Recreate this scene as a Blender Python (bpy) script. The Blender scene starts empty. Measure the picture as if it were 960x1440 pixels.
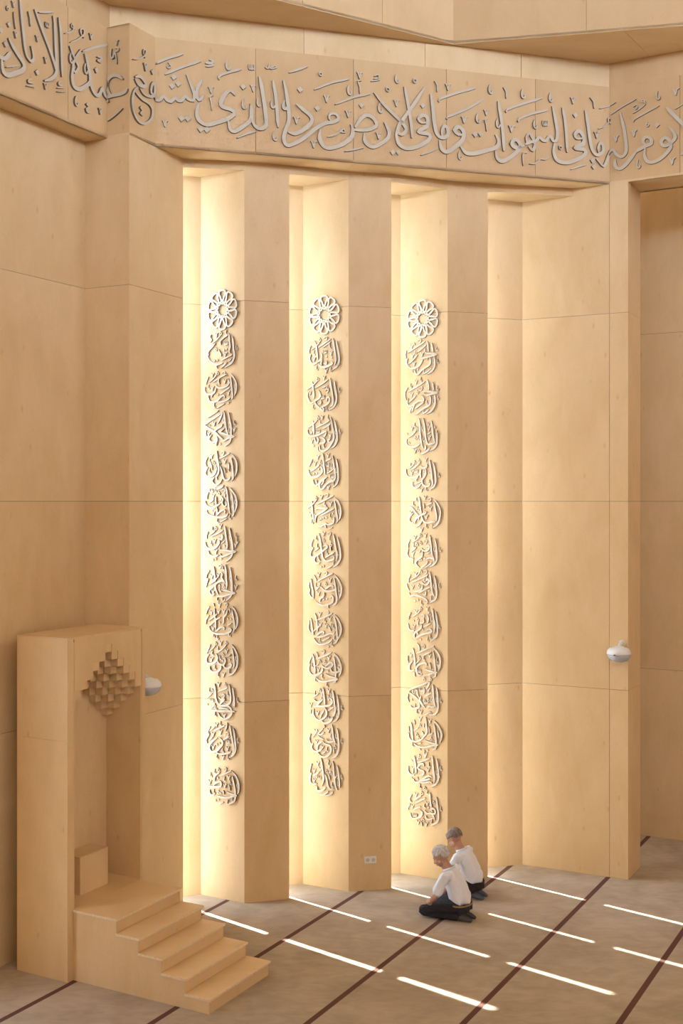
import bpy, bmesh, math, random
from mathutils import Vector, Matrix, noise

# ---------------------------------------------------------------- camera
S = bpy.context.scene
FPX, CAMH = 1650.0, 4.88
cam_d = bpy.data.cameras.new('camera'); cam = bpy.data.objects.new('camera', cam_d)
S.collection.objects.link(cam); S.camera = cam
cam.location = (0, 0, CAMH); cam.rotation_euler = (math.radians(90), 0, 0)
cam_d.sensor_fit = 'AUTO'; cam_d.sensor_width = 36.0
cam_d.lens = FPX / 1440.0 * 36.0
cam_d.shift_y = -15.0 / 1440.0
cam_d.clip_end = 200
# ---------------------------------------------------------------- view, sky, sun
S.view_settings.view_transform = 'Standard'; S.view_settings.look = 'None'
S.view_settings.gamma = 1.0; S.view_settings.exposure = -0.94
try: S.view_settings.use_curve_mapping = False
except Exception: pass
SKY = 31.0
W = bpy.data.worlds.new('sky'); S.world = W; W.use_nodes = True
bg = W.node_tree.nodes['Background']
bg.inputs[0].default_value = (0.76, 0.93, 1.20, 1); bg.inputs[1].default_value = SKY
SUN_H = Vector((0.76, -0.65, 0)); SUN_H.normalize()
sun_dir = Vector((SUN_H.x, SUN_H.y, -1.80))
sd = bpy.data.lights.new('sun', 'SUN'); sd.energy = 75.0; sd.angle = math.radians(0.53); sd.color = (1, 0.97, 0.92)
sun = bpy.data.objects.new('sun', sd); S.collection.objects.link(sun)
sun.location = (-6, 22, 25)
sun.rotation_euler = sun_dir.to_track_quat('-Z', 'Y').to_euler()

C = S.collection
rnd = random.Random(7)
U = Vector((0.478, 0.878)); U.normalize()          # along the prayer rows, away from the camera
Wd = Vector((U.y, -U.x))                            # away from the qibla wall, down the pulpit stairs
JOINTS = [2.44, 4.88, 7.32]

# ---------------------------------------------------------------- materials
def new_mat(name):
    m = bpy.data.materials.new(name); m.use_nodes = True
    nt = m.node_tree; return m, nt, nt.nodes['Principled BSDF']

def wood(name, dark, light, axis='z', rough=0.42, tint=0.10, dirv=None, knots=1.0):
    """birch plywood: blotchy rotary-cut figure, fine pores along the grain, small knots"""
    m, nt, b = new_mat(name); N = nt.nodes; L = nt.links
    tc = N.new('ShaderNodeTexCoord'); oi = N.new('ShaderNodeObjectInfo')
    rot = N.new('ShaderNodeMapping')
    if axis == 'z': rot.inputs['Rotation'].default_value = (0, 0, -math.atan2(U.y, U.x))
    elif axis == 'u': rot.inputs['Rotation'].default_value = (0, math.radians(90), -math.atan2(U.y, U.x))
    elif axis == 'w': rot.inputs['Rotation'].default_value = (math.radians(90), 0, -math.atan2(U.y, U.x))
    L.new(tc.outputs['Object'], rot.inputs['Vector'])
    mul = N.new('ShaderNodeMath'); mul.operation = 'MULTIPLY'; mul.inputs[1].default_value = 57.0
    L.new(oi.outputs['Random'], mul.inputs[0])
    comb = N.new('ShaderNodeCombineXYZ'); L.new(mul.outputs[0], comb.inputs[0]); L.new(mul.outputs[0], comb.inputs[2])
    add = N.new('ShaderNodeVectorMath'); add.operation = 'ADD'
    L.new(rot.outputs[0], add.inputs[0]); L.new(comb.outputs[0], add.inputs[1])
    def noise_at(scale, sc, detail=3, dist=0.0, rgh=0.5):
        mp = N.new('ShaderNodeMapping'); mp.inputs['Scale'].default_value = sc
        L.new(add.outputs[0], mp.inputs['Vector'])
        t = N.new('ShaderNodeTexNoise'); t.inputs['Scale'].default_value = scale
        t.inputs['Detail'].default_value = detail; t.inputs['Distortion'].default_value = dist
        t.inputs['Roughness'].default_value = rgh
        L.new(mp.outputs[0], t.inputs['Vector']); return t.outputs['Fac']
    blot = noise_at(1.5, (1, 1, 0.6), 3, 0.8)
    flame = noise_at(3.2, (1, 1, 0.33), 4, 1.2, 0.55)
    pore = noise_at(70, (1, 1, 0.05), 2, 0.2)
    fig = noise_at(4.2, (1, 1, 0.4), 2, 2.5, 0.5)       # rotary-cut figure: thin contour rings
    def mad(a, k, c):
        n = N.new('ShaderNodeMath'); n.operation = 'MULTIPLY_ADD'
        L.new(a, n.inputs[0]); n.inputs[1].default_value = k
        if isinstance(c, float): n.inputs[2].default_value = c
        else: L.new(c, n.inputs[2])
        return n.outputs[0]
    ring = N.new('ShaderNodeMath'); ring.operation = 'SINE'; L.new(mad(fig, 95.0, 0.0), ring.inputs[0])
    f = mad(blot, 0.75, -0.16); f = mad(flame, 0.55, f); f = mad(pore, 0.10, f); f = mad(ring.outputs[0], 0.045, f)
    tn = N.new('ShaderNodeMath'); tn.operation = 'MULTIPLY_ADD'
    tc2 = mad(oi.outputs['Random'], 1.0, -0.5); L.new(tc2, tn.inputs[0]); tn.inputs[1].default_value = tint * 1.6; L.new(f, tn.inputs[2])
    f = tn.outputs[0]
    cr = N.new('ShaderNodeValToRGB'); L.new(f, cr.inputs[0])
    cr.color_ramp.elements[0].position = 0.10; cr.color_ramp.elements[0].color = (*dark, 1)
    cr.color_ramp.elements[1].position = 0.90; cr.color_ramp.elements[1].color = (*light, 1)
    # small knots and flecks
    vo = N.new('ShaderNodeTexVoronoi'); vo.inputs['Scale'].default_value = 4.5
    mp = N.new('ShaderNodeMapping'); mp.inputs['Scale'].default_value = (1, 1, 0.5)
    L.new(add.outputs[0], mp.inputs['Vector']); L.new(mp.outputs[0], vo.inputs['Vector'])
    kr = N.new('ShaderNodeValToRGB'); L.new(vo.outputs['Distance'], kr.inputs[0])
    kr.color_ramp.elements[0].position = 0.01; kr.color_ramp.elements[0].color = (0.45 * knots, 0.45 * knots, 0.45 * knots, 1)
    kr.color_ramp.elements[1].position = 0.11; kr.color_ramp.elements[1].color = (0, 0, 0, 1)
    mx = N.new('ShaderNodeMix'); mx.data_type = 'RGBA'
    L.new(kr.outputs[0], mx.inputs['Factor']); L.new(cr.outputs[0], mx.inputs['A'])
    mx.inputs['B'].default_value = (dark[0] * 0.8, dark[1] * 0.62, dark[2] * 0.45, 1)
    L.new(mx.outputs['Result'], b.inputs['Base Color'])
    b.inputs['Roughness'].default_value = rough
    b.inputs['Specular IOR Level'].default_value = 0.3
    bp = N.new('ShaderNodeBump'); bp.inputs['Strength'].default_value = 0.05; bp.inputs['Distance'].default_value = 0.002
    L.new(pore, bp.inputs['Height']); L.new(bp.outputs[0], b.inputs['Normal'])
    return m

def plain(name, col, rough=0.5, metal=0.0, spec=0.4, var=0.0, scale=20.0):
    m, nt, b = new_mat(name)
    b.inputs['Base Color'].default_value = (*col, 1); b.inputs['Roughness'].default_value = rough
    b.inputs['Metallic'].default_value = metal; b.inputs['Specular IOR Level'].default_value = spec
    if var:
        N = nt.nodes; L = nt.links
        tc = N.new('ShaderNodeTexCoord'); t = N.new('ShaderNodeTexNoise'); t.inputs['Scale'].default_value = scale
        t.inputs['Detail'].default_value = 4
        L.new(tc.outputs['Object'], t.inputs['Vector'])
        cr = N.new('ShaderNodeValToRGB'); L.new(t.outputs['Fac'], cr.inputs[0])
        cr.color_ramp.elements[0].position = 0.3; cr.color_ramp.elements[0].color = (*[c * (1 - var) for c in col], 1)
        cr.color_ramp.elements[1].position = 0.7; cr.color_ramp.elements[1].color = (*[min(1, c * (1 + var)) for c in col], 1)
        L.new(cr.outputs[0], b.inputs['Base Color'])
    return m

W_D, W_L = (0.63, 0.43, 0.205), (0.79, 0.59, 0.345)
M_PLY = wood('birch_plywood', W_D, W_L)
M_PLYU = wood('birch_plywood_horizontal', W_D, W_L, axis='u')
M_PLYW = wood('birch_plywood_stair', W_D, W_L, axis='w')
M_FRZ = wood('birch_plywood_frieze', (0.56, 0.36, 0.165), (0.69, 0.475, 0.245))
M_WALN = wood('unseen_amber_plywood', (0.42, 0.24, 0.09), (0.58, 0.355, 0.155))  # for unseen walls and roof; tone set to dim and warm bounced light
M_JOINT = plain('joint_shadow_backing', (0.20, 0.12, 0.06), 0.8)
M_EDGE = plain('plywood_edge', (0.80, 0.66, 0.45), 0.6, var=0.15, scale=80)
M_OUT = plain('pale_bounce_render', (0.88, 0.86, 0.82), 0.8)  # unseen outer skins and reveals, kept pale to bounce daylight into the slits
M_ALU = plain('window_frame_grey', (0.35, 0.34, 0.32), 0.4)
M_LET = plain('letter_face_grey', (0.57, 0.50, 0.375), 0.45, var=0.04, scale=6)
M_LETW = plain('letter_face_pale_grey', (0.72, 0.645, 0.51), 0.4, var=0.03, scale=6)
M_LSIDE = plain('letter_side_shade', (0.17, 0.12, 0.075), 0.6)  # dark sides paint in the shadow outline around each letter
M_WHITE = plain('white_plastic', (0.78, 0.78, 0.76), 0.35)

def glass_mat():
    m = bpy.data.materials.new('window_glass'); m.use_nodes = True
    nt = m.node_tree; nt.nodes.clear()
    o = nt.nodes.new('ShaderNodeOutputMaterial'); mx = nt.nodes.new('ShaderNodeMixShader')
    t = nt.nodes.new('ShaderNodeBsdfTransparent'); g = nt.nodes.new('ShaderNodeBsdfGlossy')
    t.inputs[0].default_value = (0.95, 0.96, 0.95, 1); g.inputs['Roughness'].default_value = 0.02
    mx.inputs[0].default_value = 0.06
    nt.links.new(t.outputs[0], mx.inputs[1]); nt.links.new(g.outputs[0], mx.inputs[2]); nt.links.new(mx.outputs[0], o.inputs[0])
    return m
M_GLASS = glass_mat()

def carpet_mat():
    m, nt, b = new_mat('carpet'); N = nt.nodes; L = nt.links
    tc = N.new('ShaderNodeTexCoord')
    dt = N.new('ShaderNodeVectorMath'); dt.operation = 'DOT_PRODUCT'; dt.inputs[1].default_value = (Wd.x, Wd.y, 0)
    L.new(tc.outputs['Object'], dt.inputs[0])
    a = N.new('ShaderNodeMath'); a.operation = 'ADD'; a.inputs[1].default_value = 2.965 + 1.28 * 20 + 0.64
    L.new(dt.outputs['Value'], a.inputs[0])
    md = N.new('ShaderNodeMath'); md.operation = 'MODULO'; md.inputs[1].default_value = 1.28; L.new(a.outputs[0], md.inputs[0])
    sb = N.new('ShaderNodeMath'); sb.operation = 'SUBTRACT'; sb.inputs[1].default_value = 0.64; L.new(md.outputs[0], sb.inputs[0])
    ab = N.new('ShaderNodeMath'); ab.operation = 'ABSOLUTE'; L.new(sb.outputs[0], ab.inputs[0])
    lt = N.new('ShaderNodeMath'); lt.operation = 'LESS_THAN'; lt.inputs[1].default_value = 0.031; L.new(ab.outputs[0], lt.inputs[0])
    def nz(scale, detail, dist, sc=(1, 1, 1)):
        mp = N.new('ShaderNodeMapping'); mp.inputs['Scale'].default_value = sc
        mp.inputs['Rotation'].default_value = (0, 0, -math.atan2(U.y, U.x))
        L.new(tc.outputs['Object'], mp.inputs[0])
        t = N.new('ShaderNodeTexNoise'); t.inputs['Scale'].default_value = scale; t.inputs['Detail'].default_value = detail
        t.inputs['Distortion'].default_value = dist; L.new(mp.outputs[0], t.inputs['Vector']); return t.outputs['Fac']
    f1 = nz(1.3, 6, 0.8); f2 = nz(7, 5, 1.5, (0.45, 1, 1)); f3 = nz(160, 2, 0)
    def mad(x, k, c):
        n = N.new('ShaderNodeMath'); n.operation = 'MULTIPLY_ADD'; L.new(x, n.inputs[0]); n.inputs[1].default_value = k
        if isinstance(c, float): n.inputs[2].default_value = c
        else: L.new(c, n.inputs[2])
        return n.outputs[0]
    f = mad(f1, 0.8, -0.28); f = mad(f2, 0.5, f); f = mad(f3, 0.25, f)
    cr = N.new('ShaderNodeValToRGB'); L.new(f, cr.inputs[0])
    cr.color_ramp.elements[0].position = 0.25; cr.color_ramp.elements[0].color = (0.345, 0.28, 0.205, 1)
    cr.color_ramp.elements[1].position = 0.75; cr.color_ramp.elements[1].color = (0.52, 0.435, 0.335, 1)
    mx = N.new('ShaderNodeMix'); mx.data_type = 'RGBA'; L.new(lt.outputs[0], mx.inputs['Factor'])
    L.new(cr.outputs[0], mx.inputs['A']); mx.inputs['B'].default_value = (0.13, 0.062, 0.05, 1)
    L.new(mx.outputs['Result'], b.inputs['Base Color'])
    b.inputs['Roughness'].default_value = 0.95; b.inputs['Specular IOR Level'].default_value = 0.1
    bp = N.new('ShaderNodeBump'); bp.inputs['Strength'].default_value = 0.35; bp.inputs['Distance'].default_value = 0.006
    L.new(f3, bp.inputs['Height']); L.new(bp.outputs[0], b.inputs['Normal'])
    return m
M_CARPET = carpet_mat()

# ---------------------------------------------------------------- helpers
def link_mesh(name, me, parent=None):
    o = bpy.data.objects.new(name, me); C.objects.link(o)
    if parent is not None: o.parent = parent
    return o

def from_py(name, vs, fs, mats, parent=None, fmat=None, smooth=False):
    me = bpy.data.meshes.new(name); me.from_pydata([tuple(v) for v in vs], [], fs)
    for m in (mats if isinstance(mats, (list, tuple)) else [mats]): me.materials.append(m)
    if fmat: me.polygons.foreach_set('material_index', fmat)
    if smooth: me.polygons.foreach_set('use_smooth', [True] * len(me.polygons))
    me.update(); return link_mesh(name, me, parent)

class MB:
    """collects boxes and prisms into one mesh"""
    def __init__(s): s.v = []; s.f = []
    def prism(s, poly, z0, z1):
        n = len(poly); k = len(s.v)
        a = sum(poly[i][0] * poly[(i + 1) % n][1] - poly[(i + 1) % n][0] * poly[i][1] for i in range(n))
        if a < 0: poly = poly[::-1]
        s.v += [(p[0], p[1], z0) for p in poly] + [(p[0], p[1], z1) for p in poly]
        s.f.append(list(range(k + n - 1, k - 1, -1))); s.f.append(list(range(k + n, k + 2 * n)))
        for i in range(n):
            j = (i + 1) % n; s.f.append([k + i, k + j, k + n + j, k + n + i])
        return s
    def slab(s, p, q, d0, d1, z0, z1):
        """box along p->q, from depth d0 to d1 behind the face (the room is on the right of p->q)"""
        p = Vector(p[:2]); q = Vector(q[:2]); t = (q - p).normalized(); nn = Vector((-t.y, t.x))
        return s.prism([p + nn * d0, q + nn * d0, q + nn * d1, p + nn * d1], z0, z1)
    def build(s, name, mat, parent=None): return from_py(name, s.v, s.f, mat, parent)

def tag(o, label=None, cat=None, group=None, kind=None):
    if label: o['label'] = label
    if cat: o['category'] = cat
    if group: o['group'] = group
    if kind: o['kind'] = kind
    return o

def empty(name, loc=(0, 0, 0), rz=0.0):
    o = bpy.data.objects.new(name, None); C.objects.link(o); o.location = loc; o.rotation_euler = (0, 0, rz)
    o.empty_display_size = 0.2; return o

def struct(name):
    o = empty(name); o['kind'] = 'structure'; return o

GAP = 0.0025
def panels(parent, core, p, q, z0, z1, mat, hz=JOINTS, vt=(), th=0.018, name='plywood_panel', ext=(0, 0)):
    """plywood sheets on the face p->q with open joints; the backing goes into core"""
    p = Vector(p[:2]); q = Vector(q[:2]); Lg = (q - p).length; t = (q - p) / Lg
    ts = [0.0] + [x for x in vt if 0.03 < x < Lg - 0.03] + [Lg]
    zs = [z0] + [z for z in hz if z0 + 0.05 < z < z1 - 0.05] + [z1]
    for i in range(len(ts) - 1):
        for j in range(len(zs) - 1):
            a = ts[i] + (GAP if i else 0); b = ts[i + 1] - (GAP if i < len(ts) - 2 else 0)
            c = zs[j] + (GAP if j else 0); d = zs[j + 1] - (GAP if j < len(zs) - 2 else 0)
            MB().slab(p + t * a, p + t * b, 0, th, c, d).build(name, mat, parent)
    core.slab(p - t * ext[0], q + t * ext[1], 0.009, 0.06, z0 + 0.02, z1 - 0.004)
# ================================================================= plan of the room (metres, camera above the origin)
Z_S, Z_F, Z_C = 9.0, 10.26, 10.575          # underside of the frieze, top of the frieze, ceiling soffit
V2 = lambda x, y: Vector((x, y))
QC = V2(-2.94, 13.46)                        # inner corner of the left wall and the post
A0 = V2(-2.385, 13.19)                       # front corner of the post
FA = V2(-2.66, 13.325)                       # left frieze meets the post
FM = V2(-2.16, 13.60)                        # main frieze starts
FR = V2(3.48, 15.24)                         # main frieze meets the right frieze
E = [V2(-1.905, 14.12), V2(-0.641, 14.40), V2(0.627, 14.77), V2(1.896, 15.22)]      # edges that hide the slit windows
Lp = [V2(-1.743, 14.56), V2(-0.49, 14.97), V2(0.775, 15.40), V2(2.432, 15.77)]      # inner corners beside the lit faces
P = [V2(-1.179, 14.25), V2(0.089, 14.67), V2(1.364, 15.09)]                          # front edges of the pillars
RC = V2(3.693, 15.124); RB = V2(3.985, 15.66)                                        # right wall end
sh = Vector((SUN_H.x, SUN_H.y)); nh = Vector((-sh.y, sh.x))
Dg = V2(0.959, 0.283).normalized()
W1, W2 = [], []
for i in range(4):
    k = ((Lp[i] - E[i]).dot(nh) - (0.075, .088, .088, .09)[i]) / Dg.dot(nh)
    w1 = Lp[i] - Dg * k; W1.append(w1); W2.append(w1 - nh * (0.42))

# ---- floor
fl = MB().prism([(-13, -9), (15, -9), (15, 19), (-13, 19)], -0.1, 0.0).build('floor', M_CARPET); fl['kind'] = 'structure'

# ---- left wall (qibla wall) and the frieze above it
LW0 = QC - U * 16
wl = struct('wall_left'); core = MB()
QS = (2.72, 2.98)                               # added slit window, out of view, to light the pulpit's side
panels(wl, core, LW0, QC - U * QS[1], 0, Z_S, M_PLY, vt=[1.22 * k for k in range(1, 11)])
panels(wl, core, QC - U * QS[0], QC, 0, Z_S, M_PLY, vt=[QS[0] - 1.5], ext=(0, .05))
core.build('backing', M_JOINT, wl)
# ---- post between left wall and first slit
wp = struct('wall_corner'); core = MB()
panels(wp, core, QC, A0, 0, Z_S, M_PLY, ext=(.05, 0))
panels(wp, core, A0, E[0], 0, Z_S, M_PLY)
core.build('backing', M_JOINT, wp)
MB().prism([E[0] + V2(-.03, 0), W2[0], W2[0] + V2(-0.15, -0.1), V2(-2.75, 13.6), A0 + V2(0.02, 0.1)], 0, Z_S).build('outer_skin', M_OUT, wp)
MB().slab(E[0] + (W2[0] - E[0]).normalized() * 0.15, W2[0], 0.0, 0.02, 0, Z_S - 0.1).build('window_reveal', M_OUT, wp)
MB().slab(E[0] + (W2[0] - E[0]).normalized() * 0.02, E[0] + (W2[0] - E[0]).normalized() * 0.15, 0.0, 0.002, 0, Z_S - 0.1).build('edge_strip', M_PLY, wp)

# ---- three folded pillars
pil_lab = ['folded plywood pillar nearest the pulpit, with a column of letter roundels on its bright face',
           'middle folded plywood pillar with a white wall socket near its foot',
           'folded plywood pillar directly behind the two kneeling men']
for i in range(3):
    o = empty('pillar', (P[i].x, P[i].y, 0)); tag(o, pil_lab[i], 'pillar', 'folded plywood pillars between the slit windows')
    pr = empty('tmp')                      # built in world space, then re-based on the pillar foot
    core = MB(); before = set(C.objects)
    panels(o, core, Lp[i], P[i], 0, Z_S, M_PLY, ext=(.05, 0))
    panels(o, core, P[i], E[i + 1], 0, Z_S, M_PLY)
    panels(o, core, W1[i], Lp[i], 0, Z_S - 0.1, M_PLY)
    MB().slab(E[i + 1] + (W2[i + 1] - E[i + 1]).normalized() * 0.15, W2[i + 1], 0.0, 0.018, 0, Z_S - 0.1).build('window_reveal', M_OUT, o)  # hidden return, made pale so the sun bounce turns less yellow
    MB().slab(E[i + 1] + (W2[i + 1] - E[i + 1]).normalized() * 0.02, E[i + 1] + (W2[i + 1] - E[i + 1]).normalized() * 0.15, 0.0, 0.002, 0, Z_S - 0.1).build('edge_strip', M_PLY, o)
    lt = (P[i] - Lp[i]).normalized(); ln = Vector((-lt.y, lt.x))        # pointing outdoors
    ft = (E[i + 1] - P[i]).normalized(); fo = Vector((-ft.y, ft.x))
    st = (Lp[i] - W1[i]).normalized(); son = Vector((-st.y, st.x))
    inner = P[i] + ft * 0.02 + fo * 0.03
    MB().prism([W1[i] + son * 0.03, Lp[i] + son * 0.03, Lp[i] + ln * 0.08, W1[i] + son * 0.08], 0, Z_S).build('outer_skin', M_OUT, o)
    MB().slab(Lp[i] - lt * 0.02, P[i] - lt * 0.03, 0.05, 0.09, 0, Z_S).build('outer_skin', M_OUT, o)
    MB().prism([P[i] - lt * 0.03 + ln * 0.05, P[i] + ft * 0.05 + fo * 0.02, E[i + 1] - ft * 0.03 + fo * 0.03, W2[i + 1], W2[i + 1] - ft * 0.05 + fo * 0.01], 0, Z_S).build('outer_skin', M_OUT, o)
    core.build('backing', M_JOINT, o)
    bpy.data.objects.remove(pr)
    for ch in C.objects:
        if ch not in before and ch.parent is o: ch.location = (-P[i].x, -P[i].y, 0)

# ---- right wall: strip beside slit 4, big face, end face
wr = struct('wall_right'); core = MB()
panels(wr, core, W1[3], Lp[3], 0, Z_S - 0.1, M_PLY)
panels(wr, core, Lp[3], RC, 0, Z_S, M_PLY, vt=[(FR - Lp[3]).length])
panels(wr, core, RC, RB, 0, Z_S, M_PLY)
core.build('backing', M_JOINT, wr)
MB().prism([Lp[3] + V2(0, .02), RC + V2(0, 0.08), RB + V2(-0.08, 0), V2(3.5, 15.95), Lp[3] + V2(0.2, 0.15), W1[3] + nh * 0.1, W1[3] + nh * 0.01], 0, Z_S).build('outer_skin', M_OUT, wr)
# ---- far wall behind the right opening
FW0 = V2(4.42, 17.14) - Wd * 1.6; FW1 = FW0 + Wd * 12.5
wf = struct('wall_far'); core = MB()
panels(wf, core, FW0, FW1, 0, Z_C, M_PLY, vt=[1.6 + 0.75 + 1.22 * k for k in range(9)])
core.build('backing', M_JOINT, wf)
# ---- passage side and walls behind the camera (not in view, they close the room)
BL = LW0; BR = BL + Wd * 18.0
wn = struct('wall_near'); core = MB()
def wall_with_added_windows(par, a, b, z0, z1, n, zlo, zhi, frac, tagname):
    Lg = (b - a).length; t = (b - a) / Lg; per = Lg / n
    for k in range(n):
        c0 = a + t * (per * k); c1 = a + t * (per * (k + 1)); m = per * (1 - frac) / 2
        w0 = c0 + t * m; w1 = c1 - t * m
        for (s0, s1, y0, y1) in ((c0, w0, z0, z1), (w1, c1, z0, z1), (w0, w1, z0, zlo), (w0, w1, zhi, z1)):
            MB().slab(s0, s1, 0, 0.1, y0, y1).build('plywood_panel', M_WALN, par)
        MB().slab(w0, w1, 0.04, 0.06, zlo, zhi).build('glass_pane', M_GLASS, par)
        portals.append((w0, w1, zlo, zhi))
portals = []
MB().slab(BR, BL, 0, 0.1, 0, Z_C).build('plywood_panel', M_WALN, wn)
we = struct('wall_east')
wall_with_added_windows(we, FW1, BR, 0, Z_C, 4, 2.0, 4.4, 0.09, 'e')  # added unseen windows, sized and set low to light the room

# ---- slit windows
w5 = struct('window_5'); qa, qb = QC - U * QS[1], QC - U * QS[0]  # unseen window added to brighten the pulpit's near face
MB().slab(qa, qb, 0.03, 0.04, 0.05, Z_S - 0.1).build('glass_pane', M_GLASS, w5)
MB().slab(qa, qb, 0.0, 0.07, 0, 0.05).build('window_frame', M_ALU, w5); MB().slab(qa, qb, 0.0, 0.07, Z_S - 0.1, Z_S).build('window_frame', M_ALU, w5)
portals.append((qa, qb, 0.05, Z_S - 0.1))
BARS = [3.47, 6.41]
for i in range(4):
    w = struct('window_%d' % (i + 1))
    a, b = W2[i], W1[i]; t = (b - a).normalized()
    fr = MB()
    for (s0, s1) in ((a, a + t * 0.03), (b - t * 0.02, b)): fr.slab(s0, s1, -0.02, 0.05, 0, Z_S - 0.1)
    fr.slab(a, b, -0.02, 0.05, 0, 0.05); fr.slab(a, b, -0.02, 0.05, Z_S - 0.14, Z_S - 0.1)
    fr.build('window_frame', M_ALU, w)
    for h in BARS: MB().slab(a, b, -0.02, 0.06, h - 0.17, h + 0.17).build('transom', M_ALU, w)
    zs = [0.05, BARS[0] - 0.17, BARS[0] + 0.17, BARS[1] - 0.17, BARS[1] + 0.17, Z_S - 0.14]
    for k in range(3): MB().slab(a + t * 0.02, b - t * 0.02, 0.012, 0.02, zs[2 * k], zs[2 * k + 1]).build('glass_pane', M_GLASS, w)
    # header board over the slit
    nxt = P[i] if i < 3 else Lp[3] + (RC - Lp[3]).normalized() * 0.69
    MB().prism([E[i], nxt, Lp[i] + V2(0.05, 0.05), W1[i] + V2(0, 0.05), W2[i]], Z_S - 0.1, Z_S - 0.002).build('header_board', M_PLYU, w)
    portals.append((a, b, 0.05, Z_S - 0.14))

# ---- frieze bands (the lettering is added later)
FL0 = FA - U * 15.5; FRe = FR + Wd * 9.0
def frieze(name, p, q, vt=()):
    s = struct(name); core = MB()
    panels(s, core, p, q, Z_S, Z_F, M_FRZ, vt=vt, hz=())
    core.build('backing', M_JOINT, s); return s
frieze('trim_1', FL0, FA, [15.5 - 1.22 * k - 0.65 for k in range(12, -1, -1)])
frieze('trim_2', FA, A0); frieze('trim_3', A0, FM)
frieze('trim_4', FM, FR, [1.19 + 1.21 * k for k in range(4)])
frieze('trim_5', FR, FRe, [0.9 + 1.22 * k for k in range(7)])

# ---- soffits under the frieze
fd = (FR - FM).normalized(); fn = Vector((-fd.y, fd.x)); Lf = (FR - FM).length
so = struct('ceiling_soffit')
MB().prism([FL0, FA, V2(QC.x, QC.y) + U * 0.3 - Wd * 0.3, LW0 - Wd * 0.3], Z_S, Z_S + 0.03).build('soffit_panel', M_PLYU, so)
MB().prism([FA + Wd * 0.02, A0, FM, FM + fn * 0.9, V2(-3.2, 14.2)], Z_S, Z_S + 0.03).build('soffit_panel', M_PLYU, so)
fd = (FR - FM).normalized(); fn = Vector((-fd.y, fd.x)); Lf = (FR - FM).length
cuts = [0, 1.19, 2.40, 3.61, 4.82, Lf]
for k in range(5):
    a = FM + fd * cuts[k]; b = FM + fd * cuts[k + 1]
    MB().prism([a, b, b + fn * 0.9, a + fn * 0.9], Z_S, Z_S + 0.03).build('soffit_panel', M_PLYU, so)
MB().prism([FR, RC, RB, V2(3.2, 16.2)], Z_S, Z_S + 0.03).build('soffit_panel', M_PLYU, so)
for k in range(4):
    a = RC + Wd * (2.2 * k); b = RC + Wd * (2.2 * (k + 1))
    MB().prism([a, b, b + U * 0.61, a + U * 0.61], Z_S, Z_S + 0.03).build('soffit_panel', M_PLYU, so)
bb = MB().slab(RB - Wd * 0.4, RB + Wd * 9, -0.04, 0.0, Z_S, Z_C).build('beam_back', M_PLY, so)

# ---- fascia above the frieze
ce = struct('ceiling'); core = MB()
F0 = V2(-2.64, 13.44); F1 = F0 + U * 0.06; F2 = F0 - fd * 0.06
def inset(p, q, d):
    t = (q - p).normalized(); n = Vector((-t.y, t.x)); return p + n * d, q + n * d
rec = 0.03
a, b = inset(FL0, F1, rec); panels(ce, core, a, b, Z_F - 0.02, Z_C + 2.2, M_FRZ, hz=(), vt=[12.2, 13.6, 14.9], name='fascia_panel')
a, b = inset(F2, FR + fd * 0.05, rec); panels(ce, core, a, b, Z_F - 0.02, Z_C, M_PLY, hz=(), vt=[2.35, 3.9, 5.2], name='fascia_panel')
a, b = inset(FR - Wd * 0.05, FRe, rec); panels(ce, core, a, b, Z_F - 0.02, Z_C, M_FRZ, hz=(), vt=[1.9, 3.2], name='fascia_panel')
MB().prism([A0, FM + V2(0, .06), F0 + V2(.0, .06), FA], Z_F - 0.02, Z_F).build('post_cap', M_FRZ, ce)
# upper tier: folded fascias that rise from the inner edge of the soffit
K = V2(1.39, 14.60); KL = V2(0.855, 0.518).normalized(); KR = V2(0.978, -0.207).normalized()
K0 = K - KL * 4.6; K1 = K + KR * 7.5
Z_R = 12.6
panels(ce, core, K0, K, Z_C - 0.01, Z_R, M_FRZ, hz=(), vt=[1.2, 2.45, 3.55], name='fascia_panel')
panels(ce, core, K, K1, Z_C - 0.01, Z_R, M_FRZ, hz=(), vt=[1.62, 3.1, 4.6], name='fascia_panel')
core.build('backing', M_JOINT, ce)
# ceiling soffit between the fascia and the upper tier, in sheets
MB().prism([K0 - KL * 0.02, K, K + V2(0, 1.1), F0 + V2(-0.6, 0.6)], Z_C, Z_C + 0.03).build('soffit_panel', M_PLYU, ce)
MB().prism([K, K + KR * 2.05, FR + V2(1.4, 1.2), FR + fn * 0.9, K + V2(0, 1.1)], Z_C, Z_C + 0.03).build('soffit_panel', M_PLYU, ce)
MB().prism([K + KR * 2.055, K1, K1 + V2(3, 3), FW0 + V2(-0.2, 1.2), FR + V2(0.3, 1.5), FR + V2(1.4, 1.2)], Z_C, Z_C + 0.03).build('soffit_panel', M_PLYU, ce)
# roof over the upper tier (above the frame)
roof = [[LW0 - Wd * 0.35, QC - Wd * 0.35, (-2.4, 14.4), (4, 16.2), (4, 20), (16, 20), (16, -10), (-10.6, -10)]]
for pl in roof: MB().prism(pl, Z_R, Z_R + 0.1).build('roof_panel', M_WALN, ce)
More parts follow.
